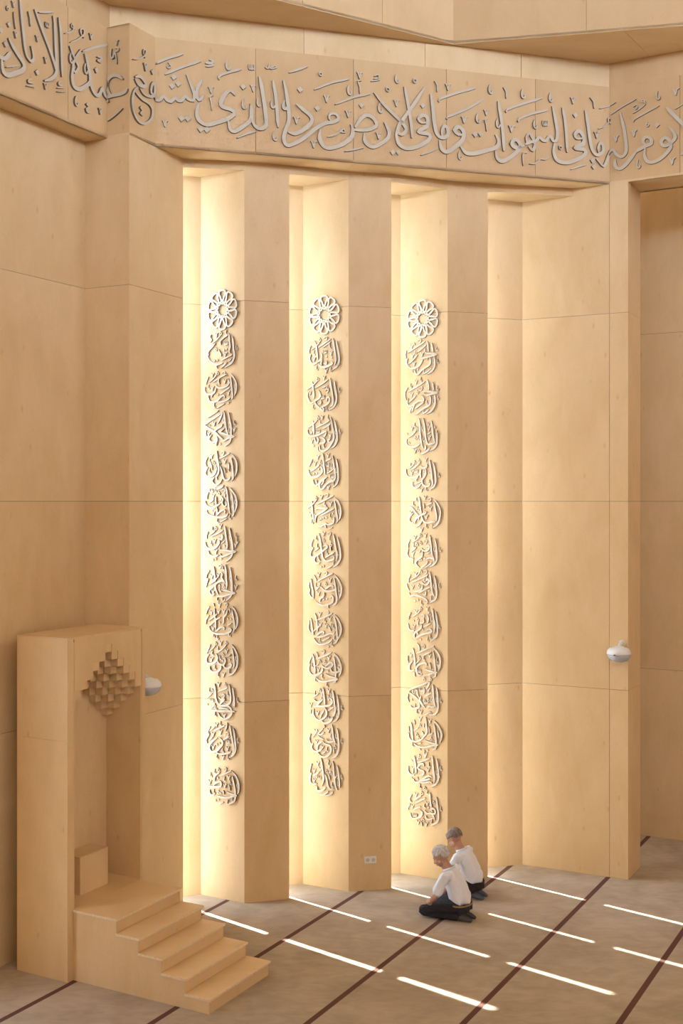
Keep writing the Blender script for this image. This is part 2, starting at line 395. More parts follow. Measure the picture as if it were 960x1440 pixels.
# outer skin of the building above the windows
oc = struct('wall_outer')
MB().slab(FM + fn * 0.86 - fd * 1.5, FR + fn * 0.86, 0, 0.1, Z_S + 0.03, Z_R).build('wall_sheet', M_JOINT, oc)
MB().slab(V2(3.35, 16.0), V2(2.9, 18.2), 0, 0.1, 0, Z_R).build('wall_sheet', M_PLY, oc)
MB().slab(FR + fn * 0.86, V2(2.9, 18.2), 0, 0.1, Z_S + 0.03, Z_R).build('wall_sheet', M_JOINT, oc)
for (a, b, zl, zh) in portals:
    pl = bpy.data.lights.new('daylight_portal', 'AREA'); pl.shape = 'RECTANGLE'
    pl.size = (b - a).length; pl.size_y = zh - zl; pl.cycles.is_portal = True
    po = bpy.data.objects.new('daylight_portal', pl); C.objects.link(po)
    t = (b - a).normalized(); n = Vector((t.y, -t.x, 0))
    mid = (a + b) / 2; po.location = (mid.x + n.x * 0.0, mid.y + n.y * 0.0, (zl + zh) / 2)
    po.rotation_euler = n.to_track_quat('-Z', 'Y').to_euler()
# ================================================================= raised lettering
# every stroke is a flat pen ribbon standing proud of the plywood; coordinates in mm on the wall face
FRIEZE = """#at the frieze far left, cut by the photo edge
35 -1408 10091 -1389 9983 -1368 9830 -1344 9678 -1325 9569 -1293 9494 -1239 9465 -1202 9501 -1215 9572 -1239 9627
48 -1562 9597 -1511 9541 -1424 9467 -1352 9411 -1340 9367 -1376 9323 -1487 9258 -1581 9212 -1635 9228 -1650 9291 -1658 9344
43 -1719 9369 -1643 9361 -1596 9382 -1526 9467
18 -1596 9288 -1400 9372
d -1553 9736 57
d -1670 9638 62
d -1599 9522 66
11 -1487 9890 -1479 9813 -1461 9723
v -1488 9968 70
v -1456 9667 71
o -1573 9898 51
16 -1280 9972 -1256 9917 -1244 9828
#of crossing uprights, second from the frieze left end
38 -1185 10030 -1133 9950 -1050 9815 -965 9691 -897 9572 -867 9487
38 -906 10061 -884 9968 -872 9771 -860 9584 -863 9464 -932 9383 -1041 9325
21 -1124 10017 -906 10101
34 -820 10075 -794 9941 -780 9742 -772 9565 -768 9453
14 -1223 9285 -1272 9264 -1280 9232 -1207 9249
14 -1304 9190 -1190 9217
13 -777 9402 -825 9375 -820 9347 -763 9362
12 -846 9309 -742 9341
12 -846 9269 -707 9312
d -1146 9379 64
v -1143 9736 70
v -1018 9550 71
v -1023 9272 71
w -996 9931 64
#folded from the left frieze onto the post
29 -650 9828 -601 9754 -547 9687 -511 9638 -565 9566 -601 9621 -565 9705 -475 9845
46 -601 9621 -610 9497 -583 9408 -493 9406 -366 9488 -310 9555 -329 9635 -366 9747 -402 9827
42 -329 9635 -310 9518 -236 9429 -160 9446 -113 9529 -65 9468 17 9429 33 9401
27 -439 9839 -236 9951 -17 10056
20 -198 9858 -113 9873 -160 9833 -198 9820 -132 9811
d -208 9705 68
14 -724 9935 -636 9984 -583 10033 -610 10084 -622 10043 -565 10033
16 -636 9869 -511 9949 -420 10035 -430 10087 -475 10065 -466 10019 -417 9994
a -626 9703 108
a -388 9666 111
v -298 10052 76
a -540 9260 103
17 -329 9302 -380 9274 -338 9256 -384 9218 -356 9189 -288 9209
v -142 9266 77
40 235 9630 174 9674 96 9692 27 9653 11 9580 37 9513 73 9476
40 -12 9454 81 9466 204 9468 266 9484 299 9516
15 127 9995 174 9987 161 9958 127 9958 140 9899 150 9816
v 146 10058 69
a 82 9946 113
15 19 9190 127 9241 232 9305
#with dotted teeth, starting on the post edge
15 352 9861 451 9900 561 9975 572 10035 541 10032 531 9990 567 9945
v 576 9847 96
d 704 9830 64
40 382 9670 471 9705 561 9664 582 9638 511 9604 431 9610 382 9651
31 431 9573 372 9517 333 9404 352 9285 431 9195 551 9191 673 9276 698 9386 632 9443 511 9458 411 9491 372 9523
35 471 9572 531 9527 632 9526 731 9575 735 9705 690 9678 673 9584 731 9569 782 9525 827 9529 872 9579 904 9536 956 9522 1007 9572 1033 9542 1085 9547 1124 9609 1150 9573 1215 9560 1228 9632 1189 9733 1137 9857
15 511 9382 475 9352 511 9325 471 9288 521 9271
d 988 9810 68
d 969 9704 67
d 1040 9737 67
26 776 9943 904 10014 1098 10093
26 885 9832 1085 9936 1307 10031
12 917 9977 956 9936 930 9907 907 9924 943 9954
v 886 9267 84
d 1081 9340 76
d 1150 9346 75
37 1323 9815 1270 9725 1251 9632 1283 9570 1342 9634
#with long swept tail, above the first slit window
49 1283 9544 1257 9437 1283 9336 1375 9292 1494 9329 1639 9394 1703 9459 1653 9500 1560 9518 1540 9568 1586 9664 1653 9717 1712 9670
45 1626 9367 1653 9264 1706 9243 1799 9304 1893 9391 1906 9498 1896 9589
48 1906 9419 1947 9330 2014 9303 2081 9342 2081 9461 2054 9657 2027 9813 2000 9922
40 2165 9893 2197 9737 2217 9526 2231 9335
29 1520 9835 1527 9881 1653 9940 1786 9986
21 1732 9169 1839 9222 1960 9263
d 1303 9233 75
d 1375 9233 75
d 1806 9780 68
29 1355 10014 1428 10021 1454 10050 1401 10057
26 1362 9975 1434 9992 1457 10011
a 1627 10022 118
w 1906 10023 81
17 2068 10041 2109 10026 2122 10087
17 2122 10027 2190 10067 2210 10050 2136 10022
v 1927 9778 90
v 1426 9710 86
14 1454 9645 1412 9621 1425 9557 1434 9467
a 1818 9578 112
a 1996 9618 105
a 2165 9614 106
a 2318 9612 113
a 2193 9236 113
#with upright sweeping into a long tail, above the second slit
45 2296 9907 2330 9758 2357 9574 2361 9428 2321 9318 2299 9210 2337 9133 2433 9162 2570 9253 2694 9365 2806 9435 2917 9465 2980 9511 2945 9562 2875 9555 2861 9500 2903 9470
50 2453 9636 2556 9566 2639 9500 2639 9433 2543 9338 2433 9281 2351 9294
d 2501 9814 69
d 2715 9610 70
24 2364 10003 2595 10101
24 2674 9831 2889 9933 3113 10002
v 2457 9447 100
v 2831 9742 100
v 2670 9178 100
o 2757 10033 67
a 2306 9609 106
18 2840 9277 2945 9313 3043 9389 3057 9349 3001 9351
#of round bowls at the frieze centre
51 2750 9356 2743 9248 2806 9153 2917 9156 3057 9221 3149 9310 3156 9405 3135 9457
46 3156 9392 3255 9394 3382 9419 3461 9473 3425 9551 3340 9584 3255 9522 3184 9421
46 3304 9364 3318 9257 3397 9203 3482 9230 3597 9315 3625 9406 3564 9523
d 3272 9700 70
24 2938 9679 3170 9785 3382 9849
21 3057 9120 3297 9185
v 3101 9583 95
v 3491 9353 95
v 3247 10066 90
15 3269 9998 3226 9987 3248 9914 3250 9840
16 3432 10068 3482 10094 3489 10054 3425 10034
16 3390 10003 3504 10032
a 3119 9871 115
a 3512 9695 122
43 3428 9872 3557 9735 3700 9612 3801 9525 3845 9447 3787 9387 3736 9424 3758 9508 3816 9595 3932 9757 4092 10006
38 3823 9979 3859 9818 3895 9616 3917 9467 3920 9358
o 3607 9933 75
a 3729 10072 109
v 3719 9772 93
#under slanting crossed strokes, above the third slit
49 3729 9471 3718 9368 3758 9262 3859 9223 4005 9262 4136 9349 4151 9419 4005 9441 4121 9527 4121 9623 4063 9652 4005 9599 4048 9555 4114 9567
d 4063 9769 63
d 3671 9159 63
d 3744 9165 63
20 4041 9155 4261 9252
o 3961 10075 76
#with small round eye, just right of the crossed strokes
47 4165 9923 4195 9754 4217 9549 4254 9428 4327 9393 4394 9440 4386 9523 4342 9539 4313 9461 4320 9406
53 4283 9362 4313 9254 4386 9225 4505 9311 4594 9402 4602 9500 4535 9550 4483 9503 4535 9453 4602 9458
28 4283 9834 4286 9870 4520 9971 4766 10055
21 4217 10094 4254 10042 4254 9959
v 4397 10037 94
v 4610 9648 94
a 4559 9199 108
#with small teeth between two uprights, above the fourth slit
53 4562 9311 4636 9233 4756 9236 4906 9284 5042 9337 5080 9410 5035 9498
42 5070 9921 5103 9749 5134 9527 5149 9297
50 5035 9294 5058 9198 5134 9169 5256 9243 5363 9350 5363 9420 5301 9457 5256 9397 5317 9353 5440 9399
41 5463 9429 5455 9499 5501 9552 5548 9493 5579 9460 5641 9515 5679 9483 5734 9480 5788 9549 5827 9488 5874 9492 5890 9593 5859 9776 5820 9928
42 5440 9406 5532 9449 5579 9425 5548 9344 5486 9389
d 4759 9474 70
d 4834 9487 70
28 4391 9631 4391 9659 4651 9784 4876 9931
29 5187 9788 5195 9825 5409 9918 5679 10017
28 5351 9683 5357 9719 5532 9802 5757 9873
a 4968 10064 115
19 5141 10103 5179 10051 5182 9967
a 5413 10051 116
a 5799 10040 113
v 4616 9651 91
a 4798 9685 115
v 4909 9766 84
15 4929 9684 4894 9667 4909 9605 4917 9529
a 5069 9646 115
v 5253 9594 99
a 5582 9680 114
w 5720 9701 83
17 5470 9303 5424 9299 5409 9255 5417 9136
17 5501 9167 5579 9177 5656 9240 5718 9238 5788 9286
39 5962 9925 5996 9774 6019 9559 6031 9355
#with wide round bowl near the right frieze corner
52 5849 9459 5840 9339 5893 9241 6019 9222 6170 9275 6284 9353 6271 9409 6138 9421 6259 9488 6259 9580 6195 9643 6138 9592 6170 9544 6259 9557
d 6145 9845 69
o 5937 9415 70
16 6082 9140 6195 9185 6310 9219
v 6114 10033 97
#with slim upright just left of the right frieze corner
43 6284 9920 6322 9746 6354 9542 6386 9419 6450 9355 6539 9408 6539 9489 6501 9515 6469 9437 6488 9370
18 6354 10093 6405 10041 6414 9956
v 6450 9619 98
d 6392 9281 69
d 6411 9202 69
14 6495 9960 6629 10004 6736 10044
#folded across the right inner corner of the frieze
39 6443 9308 6488 9266 6552 9219 6597 9298 6642 9405 6701 9433 6742 9369 6806 9326 6869 9374 6869 9512 6835 9724 6794 9902
44 6730 9302 6730 9221 6782 9174 6863 9215 6955 9316 7001 9361
17 6666 9894 6829 9977 7001 10043
v 6739 9576 95
17 6475 9697 6539 9725 6597 9771 6642 9809 6654 9843 6623 9848 6617 9807 6666 9772
v 6972 9610 94
a 7028 9206 108
#with two round eyes, right of the frieze corner
45 7001 9361 7036 9385 7115 9419 7194 9442 7183 9511 7115 9533 7087 9480 7127 9429
43 7115 9396 7109 9295 7161 9208 7273 9215 7385 9290 7441 9372 7424 9442 7363 9490 7318 9446 7352 9385 7430 9407 7496 9476 7463 9560 7413 9624
21 6969 9751 6973 9782 7127 9850 7296 9913
d 7264 9667 68
o 7144 9693 65
15 6955 9865 7013 9890 7115 9959 7092 10020 7075 10000 7121 9964
13 6961 9944 7001 9972 7018 9935 6990 9905
a 7277 10044 108
v 7500 10056 99
v 7456 9185 99
#cut off by the right edge of the photo
48 7380 9872 7463 9774 7596 9618 7640 9556
33 7612 9403 7618 9290 7563 9244
13 7485 9832 7585 9878 7629 9893"""
ROUNDEL = """0 315 6740|5 161 154 174 99 181 1 194 -81 168 -156 109 -196 57 -220;4.5 109 196 122 146 122 86 135 31 116 -22 135 -51;3 -3 181 -69 126 -135 86;3.5 103 174 24 136 -16 100 -3 61;4.5 -89 83 -135 42 -189 -4 -195 -42 -182 -59;5 -209 -46 -195 -97 -155 -143 -82 -174 -3 -173;4 -42 9 -22 -36 -3 -59 -9 -80;3.5 24 -164 -62 -186 -75 -208 -56 -225;4 83 -156 37 -197 -9 -228;4 161 -69 76 -102 4 -130;4 155 -117 116 -142 116 -120;3 -149 197 -169 165 -142 131 -169 99;v -102 216;o -29 227;a 50 232;w 43 102;o -102 35;v 30 -34;d 37 -7;d 76 2;a 201 43;d -102 -129;d -62 -126
0 315 6260|5 142 179 187 123 220 56 220 -25 194 -95;5 142 136 148 59 161 -34 168 -104 155 -136;3 -62 179 -122 127 -182 86;3.5 83 177 -9 143 -129 84;4.5 -36 123 -42 85 -22 62;5 103 116 116 72 89 35 24 11 -42 14 -82 54;4 -189 158 -222 105 -229 61;4.5 -242 34 -249 -15 -222 -49 -162 -63 -102 -43 -75 10;4 -82 -12 -135 -64 -142 -97;5 -189 -73 -195 -105 -169 -150 -109 -158 -56 -144 -9 -102 37 -82 57 -110;4.5 -56 -160 24 -158 89 -139 129 -119;4 135 17 57 -23 -16 -69;3.5 50 -181 -16 -211 -75 -236;v -162 206;o -75 218;u 4 214;v 24 120;v -162 41;v 76 -24;a 181 47;a -129 -174;d 103 -178;d -49 -68;a -209 60
0 315 5779|5 37 213 50 136 63 48 76 -18 103 -84;5 109 188 122 112 142 24 148 -63 142 -128 122 -177 63 -224;3.5 -42 216 -122 175 -209 134;4.5 -3 176 -82 135 -175 89 -249 47;5 -249 42 -175 -5 -95 -45 -16 -113 24 -136;4.5 17 197 -3 138 -56 52;4.5 17 50 -3 18 -69 -13 -102 -40;5 50 0 11 -27 -29 -47 37 -71 116 -95 194 -108 116 -122 37 -158 -3 -152;4 -222 -20 -235 -63 -215 -102 -175 -103;4.5 -142 -77 -182 -120 -175 -153 -122 -176 -82 -150 -62 -112;4.5 -69 -101 -62 -145 -82 -188 -69 -216;a 11 126;a 96 69;a 168 88;v 161 2;b -189 56;v -135 87;v -215 -42;d -16 -195;a 96 -7
0 315 5299|5 142 162 194 112 227 47 227 -45 201 -116;5 148 113 161 26 174 -72 174 -137 155 -169;5 -69 204 -62 128 -42 40 -36 -48 -56 -97 -82 -124;4 129 173 50 137 -29 105;5 -16 12 11 -59 30 -125 63 -163 116 -147 135 -120;4 -202 125 -235 81 -235 32 -215 10;5 -195 4 -235 -45 -235 -89 -195 -117 -135 -107 -89 -69 -69 -25;4.5 -102 -123 -135 -156 -122 -194 -75 -217 -22 -190 11 -146;4 -62 -86 -75 -129 -56 -151;3.5 37 -223 -22 -250 -82 -266;3 103 54 116 5 103 -38 122 -55;3 43 -5 63 -71;v -175 163;a -195 108;v 24 99;u -9 198;3 -149 47 -135 -35;b -36 73;o -102 19;a -195 -13;o -135 80
0 315 4845|5 129 197 181 137 220 72 227 -15 201 -96;5 148 142 168 61 181 -37 181 -123 161 -151;5 70 214 89 126 103 28 116 -59 135 -113;4 30 219 -16 198 -69 182;4 -189 149 -215 105 -209 61;4.5 -242 39 -229 -5 -189 -32 -122 -48 -82 -26 -9 7;4.5 -75 94 -82 39 -69 1;4.5 -3 99 24 61 11 17 43 -26 76 -10 70 39;5 -69 -37 -62 -103 -56 -114;5 -215 -71 -215 -109 -175 -136 -95 -158 -3 -163 70 -146 103 -113;4.5 -69 -141 -16 -92 50 -70 57 -113;4 -109 61 -149 34 -189 12;3.5 83 -173 24 -201 -29 -223;v -149 127;w -175 193;v -142 -76;a -109 204;o -56 160;u 4 187;a 37 121;a 122 99;a 142 -15;a 181 56;d -9 56;d -122 1;a -82 -174;a 103 -129
0 315 4365|5 50 214 63 138 76 51 89 -25 83 -74;5 122 188 135 118 155 31 168 -39 168 -99 148 -159 103 -198 63 -227;3 -82 164 -135 119 -189 86;3.5 24 160 -42 126 -149 81;4 -195 141 -222 96 -215 52;5 11 110 17 72 -3 45 -42 71;5 -235 14 -235 -30 -202 -63 -135 -73 -69 -44 -29 6 -29 39;5 -9 -81 63 -85 142 -94 214 -98 142 -116 76 -145 11 -162 -16 -125;4.5 -189 -96 -189 -128 -155 -155 -95 -165 -36 -142;3 63 35 -3 -4;a 187 129;a 207 64;a -175 26;v -129 54;v -109 -77;a -42 -32;v -42 235;a -155 201;o -102 207;v 181 10;a 103 95;d -122 -209;d -82 -197;d -3 -190;d 43 -31
0 315 3885|5 57 221 70 140 76 53 83 -23 76 -83;5 129 190 142 109 155 23 161 -64 155 -140 122 -185 70 -220;5 -115 194 -102 113 -89 36 -89 4;4 -175 143 -215 98 -222 43;4 -189 44 -215 -12 -229 -67;4 -56 59 -122 3 -189 -27;5 50 -3 37 19 -3 17 -62 -6 -89 -40 -75 -105 -42 -148;4.5 -3 -92 76 -100 155 -113 207 -122 129 -141 50 -166 -29 -175 -69 -176;4 -109 -57 -162 -87 -175 -131 -135 -162 -95 -139;4.5 -3 127 17 94 4 61 37 24;3.5 63 -204 24 -238;v -169 100;v -75 113;a 4 203;u -49 224;a 109 86;a 194 89;v 187 -20;v -149 -92;o 17 -26;a -42 -60;a -82 -182;a -3 -179;d -29 -38
0 315 3422|5 161 177 207 125 240 51 240 -31 214 -97;5 161 134 174 58 194 -27 194 -92 174 -148;5 -102 144 -102 78 -89 13 -82 -63 -82 -118;4 -175 163 -215 112 -222 62;4.5 -182 53 -229 -5 -229 -60;4 -56 80 -122 28 -189 -14;4.5 -9 33 -69 9 -122 -32 -175 -79;5 37 -117 43 -89 -3 -86 -82 -145;5 -182 -79 -175 -123 -135 -154 -69 -172 11 -168 76 -159 142 -128 142 -95 103 -103;4.5 96 125 70 70 37 36 37 -13 24 -47;3.5 155 -29 89 -65;4 122 154 135 100;v -175 119;v -69 129;v 11 138;v -56 212;3 -115 204 -109 166;u 43 216;v -149 -77;a 201 49;d 96 22;d 142 19;d -22 -33;a -82 -184;a 96 -141;a -135 -164
0 315 2941|5 155 190 207 128 240 55 240 -32 220 -98 168 -162 89 -200;5 161 147 174 72 187 -14 187 -68 174 -96;4 -162 172 -195 115 -215 59;3 -89 165 -142 113 -189 82;3.5 76 186 24 134 -56 80;5 -182 50 -222 3 -222 -41 -189 -66 -122 -56 -69 -20 -56 25 -75 67;4.5 50 32 63 -11 43 -56 11 -69 -42 -45 -56 -19;5 -169 -98 -169 -142 -122 -166 -56 -156 -9 -114 -3 -81;5 37 -56 50 -99 103 -101 148 -71 142 -44 103 -52;3.5 142 75 83 34;v -36 228;o -102 214;o 50 228;a -69 155;v 50 135;a -155 95;v -175 17;a -42 48;o 4 83;d 17 -14;d 122 4;a 194 52;a -115 -78;a 96 -118;a -69 -167;v 4 -157
0 315 2444|5 -102 190 -89 109 -82 22 -62 -31 -29 -56;5 116 201 129 126 142 40 135 -15 103 -45 50 -38;5 168 161 181 86 194 -10 194 -75;3.5 96 156 24 128 -56 90;3 -135 72 -175 36 -215 6;5 -42 36 -9 6 50 11 -3 -37 -42 -73;5 -42 -73 37 -67 103 -67 148 -101 155 -155 116 -202 50 -229 -16 -208 -42 -161;4.5 -162 -133 -95 -138 -3 -136 103 -127 207 -128;4 -29 -105 37 -99 116 -109;4 -95 -50 -122 -91 -169 -111;v -69 214;o 37 217;a -202 133;o -155 126;w -169 9;b -222 -55;a 70 110;u -3 77;a 155 3;a 214 46;a -109 -68;a -115 -156;v 17 -161
0 315 1937|5 129 204 142 129 161 44 181 -41 181 -106 161 -140;5 181 176 194 102 207 5 214 -81 181 -144 116 -189;3.5 50 197 -29 157 -109 116;3 -89 178 -135 136 -175 110;4 -162 166 -195 119 -195 75;5 -175 77 -215 24 -229 -16 -209 -47;5 -62 33 -122 -5 -169 -59 -175 -109 -142 -144 -82 -133 -22 -83 17 -41 17 8 -29 42;4.5 -129 38 -189 -12;4.5 89 233 76 177 57 132;4 129 74 76 47 30 20;4.5 -29 -73 -69 -142 -16 -159 50 -147 116 -129 142 -110;v -102 221;a -36 243;v -149 102;v -42 139;u 57 121;w 76 30;a 220 61;v -149 -57;d -69 -49;b -42 -9;a -3 -81;v -3 -168;a 76 -160;a -89 -166;v 63 -53
0 336 1398|5 142 186 194 137 233 66 239 -20 226 -81;5 148 132 161 58 181 -21 187 -91 181 -157 142 -194 76 -224;3.5 129 195 50 154 -42 111;4 -42 155 -102 115 -122 69 -122 36;5 -135 -20 -102 17 -42 45 -22 26 -29 -13 -82 -30 -148 -33 -228 -36;5 50 -64 115 -89 207 -99 142 -118 63 -144 -29 -144 -82 -134;4.5 -195 -77 -195 -115 -168 -139 -122 -128;4 11 -58 17 -111;4 -62 -241 11 -205;a -202 137;a -142 187;o -82 210;u 4 225;v 63 134;a 4 105;v 4 29;3 89 28 109 -51;b 135 17;a 194 51;v -222 47;a -155 -66;o -82 -69;d -75 80;d -29 -101;a 50 -173;d -108 -198;d -62 -186;a 122 -131;o 89 66
1 309 6740|5 124 190 143 99 162 -3 169 -92 156 -148;5 181 153 194 74 213 -6 219 -95 194 -161 124 -207;5 -137 173 -111 115 -98 24 -86 -67;3 -54 162 -105 109 -182 62;4 99 186 10 135 -79 85;3.5 99 147 36 111 -15 81;4 80 125 80 86 99 63;4.5 -41 20 -28 -25 -41 -64 -79 -101;4 -188 119 -214 64 -208 19;5 -188 6 -208 -43 -188 -95 -143 -120 -86 -101;5 -73 -124 -41 -160 23 -157 86 -144 124 -124 99 -100;4.5 -22 -59 -41 -115 -28 -143;5 36 -85 36 -130 -3 -117;3.5 99 -150 36 -169 -22 -183;u -3 220;o -79 208;a -163 50;v -169 -29;w -15 53;v 74 36;d 36 -35;d 112 -50;a -124 -144;v 4 -184;a 74 -166
1 309 6237|5 86 194 99 115 118 13 131 -88 124 -144 86 -171;5 150 157 162 67 181 -34 175 -112 137 -172 74 -209;5 -169 161 -156 81 -143 -10 -143 -55;3.5 61 178 -15 131 -131 74;3 -92 168 -156 115 -247 62;5 -227 28 -240 -17 -221 -69 -188 -110 -143 -100;5 -79 55 -54 -2 -66 -52 -131 -89 -105 -141 -54 -182 -3 -218 -15 -167 -66 -182;5 -28 -161 36 -141 80 -97 74 -47 42 -57 48 -96;4 -41 -76 -47 -126 -79 -125;3.5 36 95 -28 70;u 17 62;a 29 107;v -28 233;o -111 214;a 194 66;w -41 -14;v -227 50;a -176 -133;a 17 -162
1 309 5743|5 99 200 118 104 137 3 143 -75 105 -142 61 -197 -3 -229 -54 -211 -60 -155;5 156 153 169 80 188 -9 188 -99 150 -165 86 -203;5 -163 158 -150 90 -143 -12;3 -92 167 -156 113 -227 75;3.5 86 156 -3 114 -118 66;4 99 116 36 79 -22 52;4 67 89 67 50 80 27;4.5 -234 47 -234 2 -195 -33 -131 -35 -54 -14 36 23;4 36 17 23 -28 -3 -49;5 -131 -57 -124 -103 -92 -126 -79 -81 -98 -53;5 -54 -54 -3 -72 17 -112 -15 -128 -66 -127;4 -3 -134 -9 -167 10 -184;5 93 -80 55 -96 86 -124 112 -108;w -111 49;v -208 46;v -54 228;a 36 225;o -105 218;a -73 166;v 61 -6;a 143 36;a 206 40;v -201 -67;d -150 -158;a -105 -171;a 150 -76
1 309 5257|5 124 201 137 117 150 27 162 -51 150 -107 86 -134 36 -162 -15 -218 -54 -218 -66 -161 -28 -117 48 -72;5 181 155 194 71 206 -29 200 -118 175 -169 124 -202;5 -22 232 -9 153 4 52 17 -38;4 105 162 61 146 17 124;4 -169 156 -201 100 -214 60;5 -221 26 -214 -25 -182 -65 -124 -71 -66 -49 -22 -4 -34 47 -60 64;4 -60 86 -118 42 -195 -2;4.5 -156 -104 -156 -144 -124 -178 -86 -167 -41 -116 10 -83;4.5 -105 -105 -111 -127 -92 -144;4 10 -89 -15 -150 -41 -173;3.5 131 22 74 -11 42 -27;5 124 -107 61 -129;v -118 211;v 29 231;v -156 133;o -66 143;w 29 107;a 86 95;w 86 -39;d -73 30;d -143 -25;d -105 -20;a 150 38;v 36 -173;o 48 29;a 118 -135
1 309 4763|5 156 164 206 108 238 30 238 -59 213 -121;5 156 119 169 30 188 -60 194 -127 175 -160;4 143 192 36 142 -105 80;3 -105 130 -169 74 -234 29;5 -176 119 -169 29 -156 -73 -143 -135;4 -131 -39 -124 -73;5 -124 12 -66 29 23 29 55 41 -3 -5 -66 -39 -105 -61 -124 -106 -118 -152;4 150 30 55 -16 -47 -61;5 -98 -202 -28 -196 23 -162 61 -178 112 -166 150 -149;5 143 -82 143 -133 112 -116;4 23 -162 17 -190 36 -218;3.5 124 -211 61 -234;u 10 220;v -66 198;o -131 181;v -221 -17;v 67 113;a -9 113;d -9 -94;d 36 -89;d -66 -112;a 67 -38;d 124 -38;a 194 19;a -195 -113;d -41 -106
1 309 4269|5 137 199 150 121 169 32 188 -57 181 -135;5 194 161 213 89 232 0 238 -89 206 -162 131 -220;5 -73 202 -54 130 -41 51 -28 -39 -15 -100 23 -139 86 -137 143 -114 137 -80 99 -92;4 -156 128 -182 82 -176 32;4.5 -150 27 -188 -31 -188 -87 -143 -97 -79 -62 -15 -16 48 30 36 58 -15 40;3.5 -66 22 -137 -24;4.5 -66 -51 -124 -91 -137 -142 -98 -175 -54 -163;4 -86 -74 -79 -119 -54 -141;3.5 150 -30 74 -70 17 -105;3.5 124 -198 36 -239;4 86 53 105 -8;v -34 231;u 48 226;a -131 173;o -28 141;a 61 165;o 80 87;a 17 -4;a 181 -12;a 118 -148;d -41 -219;d -3 -207;a -118 72
1 309 3784|5 156 169 206 114 244 37 250 -41 213 -142;5 150 129 162 46 175 -43 188 -132 169 -189 124 -213;4 131 190 23 142 -105 76;5 -188 113 -176 35 -156 -55 -150 -122;4 -143 160 -118 116 -105 88;4 -208 68 -221 22 -208 -12;5 -195 -11 -214 -68 -188 -118 -143 -134;5 -41 17 -3 -21 48 -36 124 -28 188 2;5 23 -15 74 26 124 33 137 0;5 -66 16 -118 -31;5 4 -55 -9 -106 -54 -136 -54 -175;5 -124 -167 -79 -199 -3 -218 74 -198 124 -168 131 -123 112 -90 93 -125;4 67 -187 55 -221 67 -249;v -105 195;u -3 214;o 4 80;v 61 132;a -79 60;v -105 -42;a 194 24;d -3 -145;d 42 -132;a -137 59;a 194 -20
1 309 3280|5 156 177 206 117 244 36 244 -48 206 -128;5 156 137 175 49 188 -51 194 -129 169 -175 137 -188;4 124 192 23 143 -92 98;5 -188 116 -176 43 -163 -46 -150 -97;5 -131 181 -111 125 -98 36 -92 -54;4 -208 87 -221 18 -214 -38 -188 -59;4 -54 32 -105 -15 -156 -52;5 -3 -78 -3 -44 -47 -57 -105 -100;4.5 -143 -113 -66 -115 10 -99 74 -68 137 -65 156 -36;5 -143 -136 -118 -179 -66 -210 10 -201 74 -175 124 -138;4 86 -112 23 -144 -28 -163;4 74 33 99 -33;v -86 200;u 17 221;v -79 70;a -9 130;v 61 150;v 4 57;a 112 57;o 86 61;a 200 39;a -79 -132;a 131 -93;a 93 -168;d 67 -231;b -150 90
1 309 2786|5 143 184 200 131 238 56 244 -22 219 -102;5 143 139 156 50 169 -38 169 -116 162 -173 118 -193;4 112 193 10 142 -118 95;5 -163 154 -143 88 -131 -2 -124 -92;4 -105 186 -86 125;4 -169 131 -208 72 -208 27;5 -201 16 -221 -41 -201 -85 -156 -111 -92 -101 -34 -63 -9 -16;5 -28 27 4 -4 61 -12 118 26 124 60 74 56 23 8;5 99 -9 112 -48 162 -55 219 -35 213 21;5 23 -82 86 -111 150 -123 200 -137 124 -153 48 -175 -28 -181 -79 -167 -111 -136;3.5 -66 47 -118 5;u -41 223;v 42 150;o -79 92;o -3 91;v -105 -6;a -47 -92;a -143 -138;a 17 -189;d 194 8;b 175 85;d 55 -51;a -195 39
1 329 2311|5 105 189 118 117 131 28 143 -60 124 -118 86 -138;5 168 143 181 66 194 -22 194 -112 162 -170 105 -209;5 -34 218 -22 140 -9 51 -3 1;3 -92 146 -137 109 -188 82;5 -163 62 -130 30 -79 34 -41 60;5 -169 -24 -92 -23 -15 -17 61 0 99 37 86 81 48 89;5 -163 -63 -175 -120 -143 -179 -86 -203 -22 -169 23 -115 10 -60 -15 -28;5 105 -142 86 -188 36 -220 -28 -231 -54 -206;4 -15 -73 -54 -121 -66 -173;4 124 -17 61 -56 36 -69;4.5 -66 58 -92 11 -130 -21;o -98 202;v 23 210;a -169 163;a -66 159;a 67 152;o 23 121;v -240 10;v -137 -83;a -227 -79;w 23 -137;a 150 7;a 212 12;d 48 67;d 74 41;a 150 -82;a -73 113
1 329 1862|5 93 211 105 128 118 40 137 -3 143 -25;5 168 168 181 79 194 -20 187 -110 150 -180 86 -215;4 -15 196 -9 157;4 -28 150 -92 88 -66 68 -15 101;4 -105 53 -66 23 -22 16;4 -208 66 -233 19 -227 -26 -208 -52;5 -175 -55 -201 -97 -175 -139 -130 -152 -66 -123 -22 -74;5 -41 -14 -92 -47 -118 -94 -111 -139;5 -41 -8 -3 -44 61 -55 86 -97 61 -167 -3 -207 -66 -202 -105 -161;5 10 19 36 -12 86 -8 124 2;4 112 -72 131 -149;3 -130 85 -182 24;v -169 132;o -137 118;v 17 160;a 55 90;a 131 97;a 206 43;o -73 -68;a 4 -83;v -156 -2;o 118 -44;4 10 -138 -54 -173
